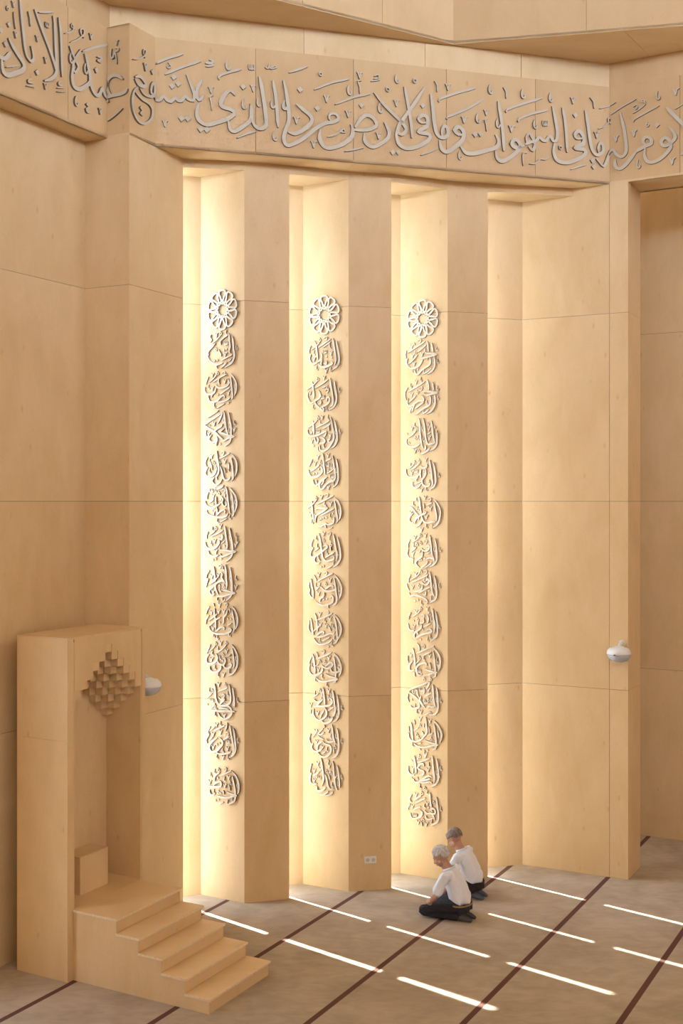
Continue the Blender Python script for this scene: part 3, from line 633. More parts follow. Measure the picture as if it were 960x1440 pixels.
1 329 1404|5 105 208 118 131 124 42 137 -46 150 -111 175 -148;5 168 159 187 72 200 -28 206 -116;5 -60 225 -47 148 -34 59 -22 -29 -41 -88 -54 -123;5 -3 35 23 -36 42 -112 74 -148 124 -131;4 -195 144 -220 85 -220 28;5 -195 31 -220 -28 -214 -95 -169 -113 -118 -96;4 -86 54 -143 14 -182 -2;5 -118 -135 -124 -176 -92 -189 -41 -172 10 -132;4 48 -179 -15 -220 -79 -238;4 112 -177 61 -222 -3 -235;4 48 46 67 -42;4 162 35 137 -12;v -137 184;v -188 88;v -98 120;u -3 225;v 29 173;o -3 96;o 55 80;w -118 5;v -188 -36;a 74 -64;a 156 -38;a 206 51;o 150 45
2 315 6766|4 42 189 -53 137 -205 54;4 60 142 -3 100 -59 57;4.5 67 193 79 152 85 94 92 48;4.5 129 161 142 114 154 44;5 35 40 111 24 210 12 148 -2 73 -20 10 -28 -28 -26;5 -225 90 -244 33 -231 -15;5 -205 -16 -225 -62 -212 -109 -167 -152 -104 -149 -40 -118 -9 -73 10 -51;4 -66 22 -129 -44 -193 -92;5 117 -23 117 -92 98 -125 35 -157 -15 -189 -53 -233 -91 -225 -104 -173;5 167 -3 179 -84 173 -152 136 -202 73 -239;4 117 -173 60 -216 -3 -236;u -66 225;3 -116 188 -104 152;v -180 157;o -116 77;v -167 40;a 23 98;v -28 55;a 111 116;a 179 111;a 129 -47;a 192 -50;a -78 -151;a 4 -167;b -154 -170;v -142 -66;o 111 -155;d 73 -43
2 315 6248|4 42 190 -53 136 -199 62;5 16 58 73 56 148 41 217 32 136 19 73 4 10 30;4.5 73 211 85 153 98 72;4.5 142 174 154 115 160 58;4 -205 120 -244 64 -244 -6 -225 -42;5 117 -4 117 -79 98 -124 35 -156 -15 -183 -66 -222 -104 -238;5 179 11 185 -81 173 -138 123 -205 60 -238;4 -85 16 -135 -34 -193 -78;5 -199 -20 -212 -77 -199 -113 -154 -126 -104 -93 -40 -61 23 -63 10 -17 -21 8;5 23 -81 -40 -119 -104 -163;4.5 -104 -105 -129 -150 -142 -202;4.5 -142 -138 -174 -183 -161 -213;4 98 -176 48 -214 -3 -230;a -40 246;v -116 215;a -186 172;u -47 125;a 48 178;v -180 49;o -91 80;a 192 120;a 198 -1;a 136 -51;a 42 -58;a -3 -172
2 315 5740|5 -47 216 -34 124 -28 19 -15 -74 -3 -143 23 -167;5 16 220 29 133 42 40 54 -52 73 -110 111 -123 160 -112 185 -101;5 129 182 142 95 154 3 167 -66 185 -101;4 -85 61 -135 11 -199 -28;5 -218 -45 -231 -86 -205 -133 -142 -152 -78 -142 -28 -108;5 48 -133 48 -179 23 -190;5 210 24 210 -68 204 -125 173 -170 111 -203;5 111 -169 60 -214 -15 -253;4 117 27 67 5;3.5 173 117 185 82;v -174 122;a -129 161;o -91 108;a -21 112;v 67 109;o 60 167;v 73 -12;a 185 59;a -78 -3;b -199 -75;o -116 -13;b -231 42;a -3 -28;v -129 -175;o -66 -177
2 315 5241|5 104 173 117 98 129 17 142 -75 148 -144 123 -167;5 154 143 173 74 185 -7 192 -99 167 -167 111 -213;3 -104 147 -142 101 -186 67;3.5 -28 146 -91 89 -154 49;4.5 -231 62 -231 10 -205 -37 -142 -55 -78 -39 -28 -4;5 -15 53 -28 -4 -15 -56;5 48 53 54 1 23 -51 -3 -85 4 -132 48 -167 98 -161 117 -121;5 -53 -39 -91 -73 -78 -91;5 -135 -108 -142 -154 -104 -189 -53 -172 -9 -126;4 -15 -103 -66 -125 -116 -131;5 67 122 60 81 10 76 -28 100;v 23 209;o -66 193;o -129 171;a -186 137;w -116 60;v -174 44;o 10 41;d 92 6;d 117 -12;a 210 5;d 85 -109;v -40 -184;a 35 -172;a 154 63;o 79 -86
2 335 4732|5 154 169 204 100 235 31 229 -61 198 -141 123 -200;5 148 134 167 42 185 -50 185 -107;5 -66 209 -53 122 -40 30 -28 -5;5 -28 -28 -15 -86 10 -120 60 -131 123 -119 173 -119;4 123 128 73 111 41 94;5 -205 87 -167 64 -123 12 -78 -40 -66 -97;5 41 19 23 -10 -28 -28 -78 -57 -116 -92 -123 -144;4 -142 -5 -192 -46 -205 -99 -167 -133 -135 -121;4.5 -28 -63 -34 -120 -66 -161 -123 -191;4 -3 122 10 53;v -9 226;u 54 197;v 67 82;v 10 -28;a -167 145;a -123 198;o -104 76;a -85 64;o -3 30;v -212 29;a 16 -143;o 104 -154;v -59 -190
2 335 4243|5 85 199 98 112 110 21 123 -71 154 -105;5 160 159 173 79 185 -12 185 -116 148 -174 73 -222;3 -53 174 -104 132 -167 97;4 -192 143 -224 84 -218 26;5 -218 14 -237 -44 -205 -102 -142 -112;4 -104 40 -142 4 -192 -20;5 -15 -16 -21 -74 -66 -110 -110 -146 -104 -192 -53 -225;5 -28 30 -3 -5 48 -4 79 31 73 66 41 42;4 98 -20 35 -44;5 60 -142 23 -189 -40 -225;5 35 -119 85 -95 135 -105 154 -140;4 110 -164 60 -199 10 -230;4 -40 0 -66 -23 -104 -18;v -154 195;o -66 220;v -3 226;u -3 140;o -66 121;o -116 103;a -161 85;v -180 -20;a 129 44;a 204 45;d -59 -133;d -34 -121;a -167 -130;d 16 -102;o 92 -153
2 335 3771|5 85 200 98 114 110 22 123 -69 154 -114;5 154 150 167 81 179 -10 185 -102 160 -160 85 -209;3 -47 185 -104 131 -192 82;3.5 67 159 -15 116 -180 47;4 -186 152 -218 93 -212 46;5 -237 34 -237 -13 -205 -52;5 -205 -81 -192 -127 -129 -113 -66 -123 -3 -143 48 -176 48 -211 10 -189;5 -15 24 -28 -29 -78 -59 -135 -67;5 -21 64 10 30 54 32 79 79 60 107 35 72;4 98 4 10 -39 -72 -82;5 35 -55 23 -108 -3 -86;5 85 -117 123 -92 148 -115;v -142 188;o -59 219;u -3 221;v -186 18;o -85 39;a -9 116;a 23 135;o 129 34;a 198 48;a -53 -180;d -123 -188;d -78 -175;a 85 -123;3 92 -42 60 -60
2 335 3291|5 123 203 135 117 148 26 154 -55 142 -118;5 173 165 185 85 198 -18 198 -98 173 -163 98 -224;3.5 -47 167 -104 118 -167 80;4 -180 138 -212 90 -212 43;5 -218 -4 -218 -62 -180 -100 -129 -98;5 -34 -6 -34 -53 -78 -89 -116 -115 -135 -162 -116 -202;5 4 65 -3 13 -53 16;5 -116 -196 -53 -158 10 -131 73 -116 117 -91 98 -63 48 -77;4.5 54 125 67 68 60 10;4 104 12 48 -20 -3 -39;4 -85 -90 -91 -125 -72 -141;v -135 180;o -59 218;v 23 227;o 60 160;u -40 121;o -104 77;b -154 52;a -97 25;v -167 -13;a 85 92;d -9 -74;a 198 5;4 160 49 167 -42;a 73 -139;a 35 -170;d -40 -209
2 335 2792|5 142 200 191 145 229 79 235 -13 210 -100;5 135 154 148 74 160 -17 167 -97 167 -166 123 -192;4.5 148 218 35 171 -104 105;4 110 141 35 107 -21 81;5 -97 244 -66 199 -59 142;5 -154 171 -135 91 -123 11 -116 -64;4 -224 68 -231 16 -212 -24;5 -154 9 -199 -41 -205 -99 -180 -126 -129 -106;5 41 -42 35 -8 -3 -11 -66 -38 -104 -92 -91 -149 -53 -176 -21 -156;5 10 -85 73 -104 148 -116 191 -119 123 -135 60 -162 -3 -161;4.5 -129 -140 -135 -176 -116 -197;4 85 1 104 -79;3.5 -53 27 -104 -23;u -34 230;v -205 110;o -78 77;a -21 81;v 60 115;w -91 -91;a 167 63;v 179 -5;o -15 -196;o 79 -190
2 335 2293|5 129 218 135 133 142 41 154 -27 173 -71;5 185 182 198 91 204 -11 204 -80 173 -152 85 -188;5 85 250 73 209 35 148;4.5 73 249 -15 208 -104 173 -180 138 -212 106;5 -205 95 -142 54 -85 12 -28 -47 23 -89;4 -218 71 -231 12 -205 -32;5 -66 -33 -59 -79 -104 -111 -167 -111 -186 -77;5 -34 56 -53 3 -9 -52;4.5 4 169 10 123 -3 82;4 117 108 60 81 23 55;4 73 -16 -3 -45;5 48 -99 85 -67 123 -75 160 -61;4 85 -148 35 -175 -9 -190;4 -91 139 -85 81 -66 36;w -53 165;v 41 172;a -167 133;o -129 136;o -9 24;o 48 40;o 92 43;a 160 54;a 216 47;a -116 -124;v -66 -120;b -180 16;a -142 -51;o 73 -131
2 335 1859|5 148 187 204 129 247 53 253 -16 229 -92;5 148 147 160 56 173 -35 179 -114 167 -173 123 -195;5 -180 136 -167 50 -161 -31 -148 -94;5 29 223 35 137 48 57 35 4 -3 -39 -3 -63;4 -212 80 -218 33 -199 12;5 -212 -1 -212 -59 -180 -97 -116 -108 -53 -85 -9 -57;5 23 -78 85 -100 148 -112 204 -123 123 -137 48 -162 -28 -175 -91 -164 -135 -133;5 -28 33 -3 1 -40 -8;3.5 -66 82 -104 55 -142 29;4 73 106 85 21;4 135 25 48 -18;3.5 -28 -117 -78 -133;4 204 60 210 3 216 -31;v -78 220;3 -135 174 -123 112;v 60 208;o -72 133;a -15 133;o -116 8;o -91 -36;o 85 -31;a -180 -126;d -53 -206;b -3 -201;v -3 -236;d 54 -213
2 335 1379|5 123 210 129 124 142 22 154 -69 148 -144;5 185 176 198 97 210 -5 204 -98 160 -160 98 -196;5 -135 184 -123 121 -110 30 -104 -50;3 -66 168 -97 136;4 92 178 -3 134 -91 101;5 4 59 -3 93 -47 83 -85 33 -40 8 4 -4 -9 -46 -66 -64;5 -218 42 -224 -17 -192 -60 -129 -71;5 -142 -113 -135 -147 -91 -159 -40 -136 10 -90 73 -54 117 -67;5 98 -86 35 -110 -28 -135;4.5 -40 -159 35 -145 85 -128 123 -147;4 -91 -90 -78 -123;v -3 226;o -78 213;b -186 138;v 35 51;a 54 116;a 160 30;a 216 87;4 210 -22 235 -65;b -180 -94;o -3 -195;a -72 -180;v -180 46;a -167 -5
2 335 889|5 85 219 92 145 104 66 110 20;5 179 172 191 88 204 -3 210 -94 185 -154 98 -206;4 -28 171 -91 129 -142 94;4 29 143 -40 106 -116 62;4 -167 167 -199 122 -192 76 -167 68;5 -192 42 -231 -10 -218 -43;5 -186 -74 -186 -114 -154 -145 -91 -132 -34 -95 -21 -48 -59 -23;4 -40 25 -91 2 -142 -28;5 85 -6 135 23 167 -7 160 -43 123 -47 85 -29;5 10 -15 41 -51 98 -50 135 -69 160 -129;5 35 -87 35 -121 85 -127 135 -103;4 85 35 48 13;v -135 199;o -47 227;a 29 247;v 23 102;o 123 125;v -186 42;a -9 64;w -148 -69;a 216 56;v -104 -156;3 -34 -165 -15 -226;v 10 -165;o -28 -124;d 117 -19;a 92 -132"""

class Fold:
    """a strip of wall faces unrolled: s runs along the faces, z is the height"""
    def __init__(s, pts, s0):
        s.seg = []
        for a, b in zip(pts, pts[1:]):
            L_ = (b - a).length; t = (b - a) / L_; s.seg.append((a, t, Vector((t.y, -t.x)), s0, L_)); s0 += L_
    def at(s, u, z, d):
        for i, (a, t, n, s0, L_) in enumerate(s.seg):
            if u < s0 + L_ or i == len(s.seg) - 1:
                p = a + t * (u - s0) + n * d; return (p.x, p.y, z)

def spline(pts, step):
    if len(pts) < 3:
        a, b = Vector(pts[0]), Vector(pts[-1]); n = max(2, int((b - a).length / (step * 3)))
        return [a.lerp(b, i / n) for i in range(n + 1)]
    P_ = [Vector(p) for p in pts]; closed = (P_[0] - P_[-1]).length < 1e-6
    if closed: P_ = [P_[-2]] + P_ + [P_[1]]
    else: P_ = [2 * P_[0] - P_[1]] + P_ + [2 * P_[-1] - P_[-2]]
    out = []
    for i in range(1, len(P_) - 2):
        a, b, c, d = P_[i - 1:i + 3]; n = max(2, int((c - b).length / step))
        for k in range(n):
            t = k / n
            out.append(0.5 * ((2 * b) + (c - a) * t + (2 * a - 5 * b + 4 * c - d) * t * t + (3 * b - a - 3 * c + d) * t ** 3))
    out.append(P_[-2]); return out

class Ink:
    def __init__(s, fold, d0, d1): s.f = fold; s.d0 = d0; s.d1 = d1; s.v = []; s.q = []; s.m = []
    def ribbon(s, pts, w, step=0.03, tip=0.4, closed=False):
        c = spline(pts, step); n = len(c); dd = s.d1 + rnd.random() * 0.0015
        k0 = len(s.v)
        for i, p in enumerate(c):
            if closed: t = c[(i + 1) % (n - 1)] - c[(i - 1) % (n - 1)]
            else: t = c[min(i + 1, n - 1)] - c[max(i - 1, 0)]
            t = t.normalized() if t.length > 1e-7 else Vector((1, 0)); nn = Vector((-t.y, t.x))
            e = min(i, n - 1 - i) / max(1, n - 1)
            h = w / 2 * (1.0 if closed else min(1.0, tip + (1 - tip) * e / 0.14))
            h *= 0.86 + 0.2 * abs(t.x * 0.5 + t.y * 0.87)
            for sg in (1, -1):
                q = p + nn * h * sg
                s.v.append(s.f.at(q.x, q.y, dd)); s.v.append(s.f.at(q.x, q.y, s.d0))
        for i in range(n - 1):
            a = k0 + i * 4; b = a + 4
            s.q += [(a, a + 2, b + 2, b), (a + 1, a, b, b + 1), (a + 2, a + 3, b + 3, b + 2)]; s.m += [0, 1, 1]
        if not closed:
            a = k0; b = k0 + (n - 1) * 4
            s.q += [(a + 1, a + 3, a + 2, a), (b, b + 2, b + 3, b + 1)]; s.m += [1, 1]
    def lozenge(s, x, y, r):
        k = len(s.v); P4 = [(x - r, y + r * .1), (x - r * .1, y - r), (x + r, y - r * .1), (x + r * .1, y + r)]
        for d in (s.d1, s.d0): s.v += [s.f.at(a, b, d) for a, b in P4]
        s.q.append((k, k + 1, k + 2, k + 3)); s.m.append(0)
        for i in range(4): j = (i + 1) % 4; s.q.append((k + i, k + 4 + i, k + 4 + j, k + j)); s.m.append(1)
    def mark(s, kind, x, y, h):
        """small vowel signs: x, y is the centre, h the height"""
        T = {'v': [[(-.45, .38), (-.25, .2), (-.12, -.1), (0, -.5)], [(0, -.5), (.1, .05), (.25, .3), (.5, .32)]],
             'a': [[(-.05, .5), (-.2, .1), (-.18, -.3), (0, -.48), (.2, -.4), (.25, -.15)]],
             'b': [[(-.2, .3), (0, 0), (.15, -.3)]],
             'w': [[(-.5, .4), (-.45, -.2), (-.25, -.4), (-.12, -.1), (-.1, .4)], [(-.1, .1), (.0, -.35), (.15, -.35), (.22, .4)], [(.22, 0), (.35, -.35), (.5, -.2), (.5, .4)]],
             'o': [[(0, .5), (-.3, .1), (-.25, -.3), (.1, -.4), (.35, -.1), (.1, .15), (-.2, .05)]],
             'u': [[(-.5, .05), (-.1, .3), (.3, .35), (.45, .1), (.2, -.35), (-.3, -.45)]]}
        if kind == 'd': return s.lozenge(x, y, h * .5)
        for st in T[kind]: s.ribbon([(x + a * h * .85, y + b * h) for a, b in st], h * (.15 if kind == 'w' else .2), step=h * .3, tip=.5)
    def build(s, name, mats, parent): return from_py(name, s.v, s.q, mats, parent, s.m)

fold = Fold([FL0, FA, A0, FM, FR, FRe], -15.5)
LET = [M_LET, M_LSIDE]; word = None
for ln in FRIEZE.split('\n'):
    if ln[0] == '#':
        word = empty('calligraphy_word'); tag(word, 'raised grey calligraphy word ' + ln[1:], 'inscription', 'calligraphy words along the frieze'); continue
    p = ln.split()
    k = Ink(fold, 0.001, 0.026)
    if p[0] in 'vaowd':
        x, y, h = [float(a) / 1000 for a in p[1:]]; k.mark(p[0], x, y, h * (1.0 if p[0] != 'd' else 1.05))
        k.build('letter_dot' if p[0] == 'd' else 'vowel_mark', LET, word)
    else:
        q = [float(a) / 1000 for a in p[1:]]; w = float(p[0]) / 1000
        k.ribbon([(q[i], q[i + 1]) for i in range(0, len(q), 2)], w * 1.0, step=0.025)
        k.build('letter_stroke' if w > 0.023 else 'vowel_mark', LET, word)

ORD = ['first', 'second', 'third', 'fourth', 'fifth', 'sixth', 'seventh', 'eighth', 'ninth', 'tenth', 'eleventh', 'twelfth', 'thirteenth']
PN = ['the left pillar', 'the middle pillar', 'the right pillar behind the men']
folds = [Fold([Lp[i], P[i]], 0.0) for i in range(3)]
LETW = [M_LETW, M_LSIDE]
def hang(o, fold_, x, z):                       # put the thing's origin on the wall at its centre
    px = Vector(fold_.at(x, z, 0)); o.location = px
    return px
def shift(m, off): m.location = -off
for c, (x, z) in enumerate([(0.331, 7.228), (0.314, 7.234), (0.320, 7.25)]):
    o = empty('star_rosette'); tag(o, 'pale ten petalled star rosette at the head of ' + PN[c], 'rosette', 'star rosettes heading the pillars')
    off = hang(o, folds[c], x, z)
    pol = lambda r, a: (x + .215 * r * math.cos(a), z + .238 * r * math.sin(a))
    for j in range(10):
        th = math.radians(36 * j + 18); k = Ink(folds[c], 0.004, 0.022)
        D = math.radians
        k.ribbon([pol(.40, th), pol(.66, th - D(10)), pol(.88, th - D(15)), pol(1.0, th - D(8)), pol(1.0, th + D(8)), pol(.88, th + D(15)), pol(.66, th + D(10)), pol(.40, th)], .025, step=.03, tip=1)
        shift(k.build('petal', LETW, o), off)
    k = Ink(folds[c], 0.004, 0.0225)
    st = [pol(.28 if j % 2 else .44, math.radians(18 * j)) for j in range(20)]
    for j in range(20): k.ribbon([st[j], st[(j + 1) % 20]], .022, tip=1)
    shift(k.build('star', LETW, o), off)
cnt = [0, 0, 0]
for ln in ROUNDEL.split('\n'):
    hd, body = ln.split('|'); c, cx, cz = [int(a) for a in hd.split()]; cx /= 1000; cz /= 1000
    o = empty('calligraphy_roundel')
    tag(o, 'pale calligraphy roundel on %s, %s below its rosette' % (PN[c], ORD[cnt[c]]), 'inscription', 'calligraphy roundels on the pillars'); cnt[c] += 1
    off = hang(o, folds[c], cx, cz); mk = Ink(folds[c], 0.003, 0.016)
    for it in body.split(';'):
        p = it.split()
        if p[0] in 'vaowdub':
            x, y = float(p[1]) / 1000 + cx, float(p[2]) / 1000 + cz
            h = {'v': .064, 'a': .058, 'w': .058, 'o': .05, 'd': .03, 'u': .06, 'b': .04}[p[0]]
            if p[0] == 'd': mk.mark('d', x, y, h)
            else: mk.mark(p[0], x + h * .45, y - h * .45, h)
        else:
            q = [float(a) / 1000 for a in p[1:]]; k = Ink(folds[c], 0.003, 0.020)
            k.ribbon([(cx + q[i], cz + q[i + 1]) for i in range(0, len(q), 2)], float(p[0]) * .0048, step=.022)
            shift(k.build('letter_stroke', LETW, o), off)
    m = mk.build('vowel_marking', LETW, o); m['kind'] = 'stuff'; shift(m, off)
# ================================================================= pulpit (minbar) against the left wall
PO = V2(-2.775, 11.89)
def uw(u, w): return PO + U * u + Wd * w
class LB(MB):
    """boxes in pulpit coordinates: u along the wall, w out into the room"""
    def box(s, u0, u1, w0, w1, z0, z1): return s.prism([uw(u0, w0), uw(u1, w0), uw(u1, w1), uw(u0, w1)], z0, z1)
pul = empty('pulpit', (PO.x, PO.y, 0)); tag(pul, 'tall plywood pulpit with five steps and a stepped checkered niche, left corner', 'pulpit')
def ppart(mb, name, mat, parent=None):
    o = mb.build(name, mat, pul)
    o.location = (-PO.x, -PO.y, 0); return o
TW, TH, TD = 1.26, 3.49, 0.685
J0, J1, ND, CB, RH, ZT = 0.105, 1.182, 0.485, 0.0979, 0.086, 3.364
G = 0.0015
# near side pier, far side pier, back, plinth, cap
ppart(LB().box(0, J0 - 0.02, -TD, 0, 0, 2.44 - G), 'side_panel', M_PLY); ppart(LB().box(0, J0 - 0.02, -TD, 0, 2.44 + G, TH - 0.018), 'side_panel', M_PLY)
ppart(LB().box(J0 - 0.02, J0, -TD + 0.02, -0.002, 0, TH - 0.05), 'niche_cheek', M_PLY)
ppart(LB().box(J1, J1 + 0.018, -TD + 0.02, -0.006, 0, TH - 0.05), 'niche_cheek', M_PLY)
ppart(LB().box(J1 + 0.02, TW, -TD, 0, 0, TH - 0.018), 'side_panel', M_PLY)
ppart(LB().box(J0, J1, -TD, -ND, 0.1, TH - 0.02), 'back_panel', M_PLY)
ppart(LB().box(0, TW, -TD, 0, TH - 0.018, TH), 'top_panel', M_PLYU)
fp = LB()
for a in range(11): fp.box(J0 + CB * a, J0 + CB * (a + 1), -0.03, 0, ZT - RH * abs(a - 5), TH - 0.018)
ppart(fp, 'front_panel', M_PLY)
# stepped corbels: the open plan of course k is |a-5| + b < k
blk = None; bg_ = 0.0016
cb = bpy.data.meshes.new('corbel_block')
h0, h1, h2 = CB / 2 - bg_, CB / 2 - bg_, RH / 2 - bg_
vs = [(U * (x * h0) + Wd * (y * h1)).to_3d() + Vector((0, 0, z * h2)) for z in (-1, 1) for x, y in ((-1, -1), (1, -1), (1, 1), (-1, 1))]
cb.from_pydata([tuple(v) for v in vs], [], [(0, 1, 2, 3), (7, 6, 5, 4), (0, 4, 5, 1), (1, 5, 6, 2), (2, 6, 7, 3), (3, 7, 4, 0)])
cb.materials.append(M_PLY); cb.update()
solid = lambda a, b, k: k < 10 and (a < 0 or a > 10 or b > 4 or abs(a - 5) + b >= k)
for k in range(10):
    for a in range(11):
        for b in range(5):
            if not solid(a, b, k): continue
            front = b == 0 and abs(a - 5) == k
            opn = any(not solid(*q) for q in ((a - 1, b, k), (a + 1, b, k), (a, b + 1, k)) if 0 <= q[0] <= 10 and q[1] <= 4) or (b > 0 and not solid(a, b - 1, k)) or (k < 9 and not solid(a, b, k + 1)) or (k == 9)
            if not (front or opn): continue
            if b == 0 and not front: continue
            o = bpy.data.objects.new('corbel_block', cb); C.objects.link(o); o.parent = pul
            p = uw(J0 + CB * (a + .5), -CB * (b + .5) - (0.003 if front else 0)); o.location = (p.x - PO.x, p.y - PO.y, ZT - RH * (k + .5))
# stairs
U0, U1, PW, RUN, RISE, NS = 0.08, 1.145, 0.56, 0.28, 0.144, 5
def tread(w0, w1, zt, name, u0=U0 - 0.012, u1=U1 + 0.012):
    t = ppart(LB().box(u0 + .003, u1, w0, w1 - .004, zt - 0.022, zt), name, M_PLYU)
    n = LB().box(u0, u1, w1 - .004, w1, zt - 0.022, zt - .001).box(u0, u0 + .003, w0, w1 - .004, zt - 0.022, zt - .001).build('nosing', M_EDGE, t)
    return t
zt = RISE * NS
ppart(LB().box(J0 + .001, J1 - .001, -ND + .002, 0.0, zt - 0.02, zt), 'platform', M_PLYU)
tread(0.001, PW + 0.02, zt, 'platform')
for k in range(1, NS):
    tread(PW + RUN * (k - 1) + 0.003, PW + RUN * k + 0.02, zt - RISE * k, 'tread')
for k in range(NS):
    wv = PW + RUN * k
    ppart(LB().box(U0 + 0.019, U1 - 0.019, wv - 0.018, wv, max(0, zt - RISE * (k + 1)), zt - RISE * k - 0.021), 'riser', M_PLYU)
for (a, b) in ((U0, U0 + 0.018), (U1 - 0.018, U1)):
    m = LB(); seam = PW - 0.02
    for k in range(NS):
        w0 = 0.001 if k == 0 else PW + RUN * (k - 1) + (0.0 if k > 0 else 0); w1 = PW + RUN * k
        m.box(a, b, w0, w1, 0, zt - RISE * k - 0.0205)
    ppart(m, 'stair_side', M_PLY)
# box seat in the niche
st = empty('box_seat'); tag(st, 'plain plywood box seat standing inside the pulpit niche', 'seat'); sp = uw(0.665, -0.35); st.location = (sp.x, sp.y, zt)
def spart(mb, n, m): o = mb.build(n, m, st); o.location = (-sp.x, -sp.y, -zt); return o
spart(LB().box(0.44, 0.89, -0.48, -0.22, zt, zt + 0.382), 'seat_body', M_PLY)
spart(LB().box(0.438, 0.892, -0.48, -0.218, zt + 0.384, zt + 0.40), 'seat_top', M_PLYU)

# ================================================================= small wall fittings
def lathe(prof, n=28):
    vs, fs = [], []
    for r, z in prof: vs += [(r * math.cos(2 * math.pi * i / n), r * math.sin(2 * math.pi * i / n), z) for i in range(n)]
    for j in range(len(prof) - 1):
        for i in range(n): a, b = j * n + i, j * n + (i + 1) % n; fs.append((a, b, b + n, a + n))
    fs.append(list(range(n))[::-1]); fs.append([(len(prof) - 1) * n + i for i in range(n)]); return vs, fs
def tube(pts, r, n=10):
    vs, fs = [], []
    P_ = [Vector(p) for p in pts]
    for i, p in enumerate(P_):
        t = (P_[min(i + 1, len(P_) - 1)] - P_[max(i - 1, 0)]).normalized(); q = t.to_track_quat('Z', 'Y')
        for k in range(n): vs.append(p + q @ Vector((r * math.cos(2 * math.pi * k / n), r * math.sin(2 * math.pi * k / n), 0)))
    for i in range(len(P_) - 1):
        for k in range(n): a, b = i * n + k, i * n + (k + 1) % n; fs.append((a, b, b + n, a + n))
    fs.append(list(range(n))[::-1]); fs.append([(len(P_) - 1) * n + k for k in range(n)]); return vs, fs
M_GREY = plain('dome_grey_plastic', (0.46, 0.49, 0.53), 0.25)
M_DARK = plain('dark_plastic', (0.03, 0.03, 0.035), 0.4)
def dome(wallp, nrm, z, off, label):
    o = empty('dome_camera', (wallp.x + nrm.x * off, wallp.y + nrm.y * off, z)); tag(o, label, 'camera', 'dome cameras on the side walls')
    vs, fs = lathe([(0.05, 0.095), (0.075, 0.085), (0.12, 0.072), (0.146, 0.045), (0.155, 0.01), (0.152, -0.005)]); from_py('housing', vs, fs, M_WHITE, o, smooth=True)
    vs, fs = lathe([(0.150, -0.004), (0.146, -0.03), (0.128, -0.062), (0.095, -0.088), (0.05, -0.104), (0.01, -0.108)]); from_py('dome_shell', vs, fs, M_GREY, o, smooth=True)
    q = Vector((-nrm.x, -nrm.y, 0))
    vs, fs = tube([(0, 0, 0.075), (0, 0, 0.095), q * 0.04 + Vector((0, 0, 0.115)), q * (off * .6) + Vector((0, 0, 0.118)), q * (off - 0.02) + Vector((0, 0, 0.118))], 0.026); from_py('arm', vs, fs, M_WHITE, o, smooth=True)
    vs, fs = tube([q * (off - 0.022) + Vector((0, 0, 0.118)), q * (off - .001) + Vector((0, 0, 0.118))], 0.042, 20); from_py('wall_flange', vs, fs, M_WHITE, o)
    vs, fs = lathe([(0.012, 0.006), (0.012, -0.006)], 12); vs = [Vector(v) + Vector((nrm.x * .15 - .02, nrm.y * .15, 0.0)) for v in vs]; from_py('sensor', vs, fs, M_DARK, o)
n4 = Vector(((RC - Lp[3]).y, -(RC - Lp[3]).x)).normalized()
def on_face(a, b, n, off, px):
    kx = (px - 480) / FPX; d = b - a
    t = (kx * (a.y + n.y * off) - (a.x + n.x * off)) / (d.x - kx * d.y); return a + d * t
dome(on_face(Lp[3], RC, n4, 0.17, 870), n4, 2.93, 0.17, 'white dome camera on a short arm, on the pale right wall')
n0 = Vector(((E[0] - A0).y, -(E[0] - A0).x)).normalized()
dome(on_face(A0, E[0], n0, 0.17, 207.5), n0, 2.80, 0.17, 'dome camera half hidden behind the top of the pulpit')
# wall socket on the middle pillar
fn2 = Vector(((E[2] - P[1]).y, -(E[2] - P[1]).x)).normalized(); sp_ = on_face(P[1], E[2], fn2, 0.0, 520.5)
so_ = empty('wall_socket', (sp_.x, sp_.y, 0.385), math.atan2(fn2.y, fn2.x) + math.pi / 2); tag(so_, 'white double wall socket near the foot of the middle pillar', 'socket')
def sbox(x0, x1, y0, y1, z0, z1, n, m, par=None): return from_py(n, [(x, y, z) for z in (z0, z1) for x, y in ((x0, y0), (x1, y0), (x1, y1), (x0, y1))], [(3, 2, 1, 0), (4, 5, 6, 7), (0, 1, 5, 4), (1, 2, 6, 5), (2, 3, 7, 6), (3, 0, 4, 7)], m, par or so_)
sbox(-0.075, 0.075, -0.012, 0.0, -0.043, 0.043, 'face_plate', M_WHITE)
M_SOCK = plain('socket_grey', (0.60, 0.59, 0.56), 0.5)
for x in (-0.036, 0.036):
    vs, fs = lathe([(0.026, 0.0), (0.026, 0.003)], 20); so2 = from_py('socket_outlet', [(v[0] + x, -0.0125 - v[2], v[1]) for v in vs], fs, M_SOCK, so_)
    for dx in (-0.009, 0.009): sbox(x + dx - .003, x + dx + .003, -0.0175, -0.0155, -.004, .004, 'pin_hole', M_DARK, so2)
# ================================================================= the two kneeling men
M_SKIN = plain('skin', (0.50, 0.27, 0.18), 0.55, var=0.06, scale=25)
M_SHIRT = plain('white_shirt_cotton', (0.76, 0.79, 0.86), 0.85, var=0.02, scale=30)
M_TROUS = plain('black_trousers', (0.018, 0.019, 0.026), 0.75, var=0.25, scale=30)
M_BROWNT = plain('dark_brown_trousers', (0.024, 0.015, 0.014), 0.75, var=0.25, scale=30)
M_SOCK1 = plain('grey_socks', (0.075, 0.075, 0.075), 0.9)
M_SOCK2 = plain('blue_grey_socks', (0.10, 0.12, 0.165), 0.9)
M_BELT = plain('tan_belt', (0.32, 0.21, 0.085), 0.5)
M_STEEL = plain('watch_steel', (0.6, 0.6, 0.58), 0.3, metal=0.8)
M_EYE = plain('eye_dark', (0.02, 0.015, 0.012), 0.2)
M_LIP = plain('lips', (0.36, 0.15, 0.11), 0.5)
